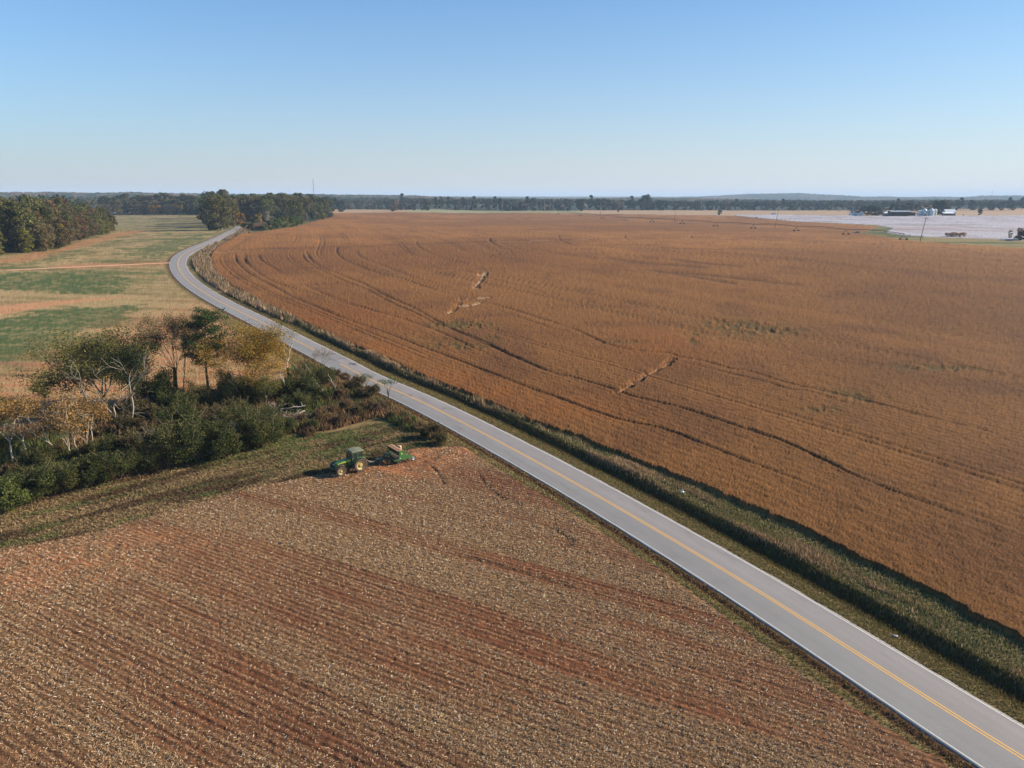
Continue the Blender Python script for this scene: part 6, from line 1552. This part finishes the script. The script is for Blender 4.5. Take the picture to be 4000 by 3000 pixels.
# vehicles
def vehicle(px, py, rz, label, col, kind="car", L=4.7):
    x, y, mp = depth(px, py); V_ = empty("pickup_truck" if kind == "pickup" else "parked_car", (x, y, hz(x, y) + .0), rz, label, "pickup truck" if kind == "pickup" else "car")
    M = plain(kind + "_paint", col, .35, .1, .5)
    m = MB()
    if kind == "pickup": pr = [(-2.6, .45), (-2.6, 1.05), (-.7, 1.05), (-.5, 1.75), (.7, 1.75), (1.2, 1.12), (2.5, 1.02), (2.6, .5)]
    else: pr = [(-2.3, .4), (-2.3, .95), (-1.7, 1.05), (-1.1, 1.45), (.3, 1.48), (1.0, 1.02), (2.2, .88), (2.3, .45)]
    m.prism(pr, -.88, .88); b_ = m.build("body", M, V_, .06)
    m = MB()
    g_ = [(-.42, 1.12), (-.34, 1.66), (.6, 1.66), (.98, 1.14)] if kind == "pickup" else [(-1.45, 1.02), (-1.02, 1.38), (.24, 1.40), (.78, 1.04)]
    m.prism(g_, -.89, .89); m.build("windows", M_dark, V_)
    m = MB(); a, b2_ = (g_[2], g_[3]); m.add([(a[0] + .13, -.75, a[1]), (a[0] + .13, .75, a[1]), (b2_[0] + .16, .78, b2_[1]), (b2_[0] + .16, -.78, b2_[1])], [(0, 1, 2, 3)]); m.build("windscreen", M_dark, V_)
    for sx in (-1.5, 1.55):
        for s in (-1, 1):
            m = MB(); m.lathe([(0, -.11), (.36, -.11), (.36, .11), (0, .11)], (sx, s * .82, .36), 18); w_ = m.build("wheel", M_tyre, V_)
            m = MB(); m.lathe([(.2, s * .115), (0, s * .12)], (sx, s * .82, .36), 14); m.build("rim", M_steel, w_)
    for s in (-1, 1):
        m = MB(); m.box((2.56 if kind == "pickup" else 2.26, s * .62, .78), (.08, .3, .16)); m.build("headlight", M_white, V_)
    return V_
vehicle(3347, 913, .15, "pale blue grey pickup truck at the soybean field's grassy corner", A_(150, 170, 180), "pickup")
vehicle(2955, 853, .1, "grey car standing at the near tip of the cotton field", A_(110, 112, 118), "car")
vehicle(3638, 845, .3, "white pickup truck parked right of the green tractor", (.6, .6, .6), "pickup")
vehicle(3492, 845, 1.4, "light coloured pickup truck parked inside the open shed", A_(170, 176, 182), "pickup")
x, y, mp = depth(3021, 839); t = empty("white_trailer", (x, y, hz(x, y)), .1, "white box trailer standing on the fallow strip", "trailer")
m = MB(); m.box((0, 0, 1.9), (7.5, 2.4, 2.6)); m.build("box", M_white, t, .1); m = MB()
for s in (-1, 1):
    for x_ in (-1.2, 0): m.lathe([(0, -.12), (.42, -.12), (.42, .12), (0, .12)], (x_, s * 1.1, .42), 14)
m.build("wheels", M_tyre, t); m = MB(); m.tube([(3.7, 0, .6), (5.0, 0, .55)], .08, 5); m.build("drawbar", M_black, t)
# far left: house roof and white camper between the trees
x, y, mp = depth(441, 838.6); t = empty("camper", (x, y, hz(x, y)), .2, "white camper trailer showing between the far left trees", "camper")
m = MB(); m.prism([(-3.4, .6), (-3.4, 2.6), (-3.0, 3.0), (3.0, 3.0), (3.6, 2.0), (3.3, .6)], -1.2, 1.2); m.build("body", M_white, t, .05); m = MB(); m.box((.5, -1.21, 2.0), (1.4, .04, .7)); m.box((-1.8, -1.21, 2.0), (.9, .04, .6)); m.build("windows", M_dark, t); m = MB()
for s in (-1, 1): m.lathe([(0, -.12), (.36, -.12), (.36, .12), (0, .12)], (-.3, s * 1.0, .36), 14)
m.build("wheels", M_tyre, t)
x, y = G(484, 833); x, y = x * 1.0, y; t = empty("house", (x, y, hz(x, y) + 5.5), .3, "grey roofed house half hidden behind the far left trees", "house")
m = MB(); walls(m, -8, 8, -4, 4, 3.6, 6.2); m.v = [(a, b_, z_ - 5.5 if z_ == 0 else z_) for a, b_, z_ in m.v]; m.build("wall", M_gwall, t); m = MB(); gable(m, -8, 8, -4, 4, 3.6, 6.2); m.build("roof", M_mroof, t)
for x_ in (-5, -1.5, 2, 5.5):
    m = MB(); m.box((x_, -4.03, 1.8), (1.1, .06, 1.4)); m.build("window", M_dark, t)
x, y = G(1008, 899); t = empty("old_shack", (x, y, hz(x, y)), .5, "old weathered shack hidden under the grove's front trees", "shack")
m = MB(); walls(m, -4, 4, -3, 3, 3.0, 5.0); m.build("wall", M_timb, t); m = MB(); gable(m, -4, 4, -3, 3, 3.0, 5.0); m.build("roof", M_timb, t); m = MB(); m.box((1, -3.03, 1.1), (1.4, .06, 2.1)); m.build("door", M_dark, t)

# ------------------------------------------------------------------ forest beyond, hills, haze
def cardcloud(xs, ys, hs, rs, per, seed, cols, wts, zb):
    rg = np.random.default_rng(seed); n = len(xs); N = n * per
    i = np.repeat(np.arange(n), per); d_ = rg.normal(size=(N, 3)); d_ /= np.linalg.norm(d_, axis=1)[:, None]; d_[:, 2] = np.abs(d_[:, 2]) * 1.0 - .25
    P = np.c_[xs[i], ys[i], zb[i] + hs[i] * .62] + d_ * np.c_[rs[i], rs[i], hs[i] * .42] * (rg.uniform(.5, 1.1, N))[:, None]
    tree = np.array(cols)[rg.choice(len(cols), n, p=np.array(wts) / sum(wts))] * rg.uniform(.75, 1.2, (n, 1))
    return leafcards(P, rg.uniform(.35, .6, N) * rs[i], rg, tree[i] * rg.uniform(.8, 1.2, (N, 1)), .35)
def polar_pts(n, pxs0, pxs1, d0, d1, seed):
    rg = np.random.default_rng(seed); px = rg.uniform(pxs0, pxs1, n); d_ = np.sqrt(rg.uniform(d0 ** 2, d1 ** 2, n)); u = (px - 2000) / FPX
    return d_ * u, d_
FC = [A_(62, 72, 48), A_(76, 80, 50), A_(96, 86, 62), A_(118, 96, 74), A_(50, 62, 44)]
LL = []
for (n, a, b_, d0, d1, h0, h1, sd) in ((2400, 1290, 4800, 1510, 2300, 15, 24, 1), (1500, -900, 1330, 960, 2200, 18, 26, 2), (260, -1100, 330, 560, 960, 20, 27, 3)):
    xs, ys = polar_pts(n, a, b_, d0, d1, sd); rg = np.random.default_rng(sd + 40)
    hs = rg.uniform(h0, h1, n); hs = np.where((xs > 250) & (sd == 1), hs * .85, hs)
    LL.append(cardcloud(xs, ys, hs, rg.uniform(5, 8.5, n), 60, sd, FC, [3, 3, 2, 1, 3], terrain(xs, ys)))
v, f, c = merge3(LL)
tag(link("forest", mesh_np("forest", v, f, c, m_leaf_far)), "dark mixed forest mass stretching behind the tree lines", "forest", None, "stuff")
m_hill, nt, b = new_mat("wooded_hills")
at = nt.nodes.new("ShaderNodeAttribute"); at.attribute_name = "col"; nt.links.new(at.outputs['Color'], b.inputs['Base Color']); b.inputs['Roughness'].default_value = 1; b.inputs['Specular IOR Level'].default_value = 0
def ridge(name, r0, rp, r1, prof, seed, label, canopy=5.0):
    az = np.radians(np.arange(-46, 46, .075)); rs = np.r_[np.linspace(r0, rp, 26), np.linspace(rp, r1, 8)[1:]]
    px = 2000 + np.tan(az) * FPX; yt = np.interp(px, [p[0] for p in prof], [p[1] for p in prof])
    top = HCAM + (770 - yt) / FPX * rp
    R_, A2 = np.meshgrid(rs, az, indexing='ij'); X, Y = R_ * np.sin(A2), R_ * np.cos(A2)
    q = np.where(R_ < rp, ss((R_ - r0) / (rp - r0)), ss((r1 - R_) / (r1 - rp)))
    Zs = 6 + (top[None] - canopy * .5 - 6) * q + (fbm(X * .004, Y * .004, seed, 3) - .5) * 8 * q
    Zs = Zs + canopy * (vn(X * .09, Y * .09, seed + 1) * .6 + hsh(np.arange(X.size).reshape(X.shape), X.astype(int) * 0, seed) * .5) * q
    Cc = np.array(FC)[(fbm(X * .01, Y * .01, seed + 3, 3) * 8).astype(int) % 5].reshape(-1, 3) * (.75 + .5 * hsh(np.arange(X.size), np.zeros(X.size, int), seed + 5))[:, None]
    nr_, na = X.shape; I = np.arange(nr_ * na).reshape(nr_, na)
    F_ = np.stack([I[:-1, :-1].ravel(), I[:-1, 1:].ravel(), I[1:, 1:].ravel(), I[1:, :-1].ravel()], 1)
    tag(link(name, mesh_np(name, np.c_[X.ravel(), Y.ravel(), Zs.ravel()], F_, Cc, m_hill)), label, None, None, "structure")
ridge("hills", 2200, 3000, 3600, [(-900, 752), (0, 754), (300, 757), (420, 758), (550, 755), (800, 758), (1100, 758), (1300, 759), (1450, 762), (1600, 766), (1750, 770), (1900, 774), (2100, 776), (2400, 774), (2700, 777), (3000, 780), (5000, 780)], 301, "low wooded rise behind the left and centre trees", 7)
ridge("hills", 4700, 6500, 7600, [(-900, 765), (1500, 770), (2000, 770), (2300, 771), (2450, 771), (2700, 769), (2790, 765), (2880, 760), (3000, 757.5), (3100, 758), (3180, 762), (3260, 765), (3330, 769), (3400, 768), (3460, 770), (3530, 771), (3600, 768), (3700, 771), (3770, 767), (3900, 765), (4000, 766), (5000, 767)], 311, "blue wooded ridge along the right horizon", 9)
ridge("hills", 9000, 11000, 12000, [(-900, 767), (1500, 767.5), (1800, 766.5), (2300, 767.5), (2600, 768.5), (5000, 770)], 321, "faint blue hills on the centre horizon", 6)
hz_me = bpy.data.meshes.new("haze"); hb = MB(); hb.box((0, 3000, 59), (30000, 26000, 122)); hz_me.from_pydata(hb.v, [], hb.f)
m_h = bpy.data.materials.new("haze_air"); m_h.use_nodes = True; nt = m_h.node_tree; nt.nodes.clear()
out = nt.nodes.new("ShaderNodeOutputMaterial"); pv = nt.nodes.new("ShaderNodeVolumePrincipled")
pv.inputs['Color'].default_value = (.54, .74, 1.0, 1); pv.inputs['Density'].default_value = 9.5e-5; pv.inputs['Anisotropy'].default_value = 0.0
nt.links.new(pv.outputs[0], out.inputs['Volume']); hz_me.materials.append(m_h)
tag(link("haze", hz_me), "thin pale blue haze over the far fields and hills", None, None, "stuff")

# ------------------------------------------------------------------ one label per tree, counted from the left within its row
ORD = "leftmost second third fourth fifth sixth seventh eighth ninth tenth eleventh twelfth thirteenth fourteenth fifteenth sixteenth seventeenth eighteenth nineteenth".split()
TENS = {2: "twenty", 3: "thirty", 4: "forty", 5: "fifty", 6: "sixty", 7: "seventy"}; TEN0 = {2: "twentieth", 3: "thirtieth", 4: "fortieth", 5: "fiftieth", 6: "sixtieth", 7: "seventieth"}
def ordw(i):
    if i < 19: return ORD[i]
    n = i + 1; return TEN0[n // 10] if n % 10 == 0 else TENS[n // 10] + "-" + ["", "first"] [n % 10] if n % 10 == 1 else TENS[n // 10] + "-" + ORD[n % 10 - 1]
from collections import defaultdict
by = defaultdict(list)
for o in list(bpy.data.objects):
    if o.parent is None and "category" in o.keys(): by[o["label"]].append((math.atan2(o.location.x, o.location.y), o))
for lb, L in by.items():
    if len(L) < 2: continue
    L.sort(key=lambda t: t[0])
    for i, (az, o) in enumerate(L):
        o["label"] = lb + (", leftmost" if i == 0 else ", rightmost" if i == len(L) - 1 else ", " + ordw(i) + " from left")
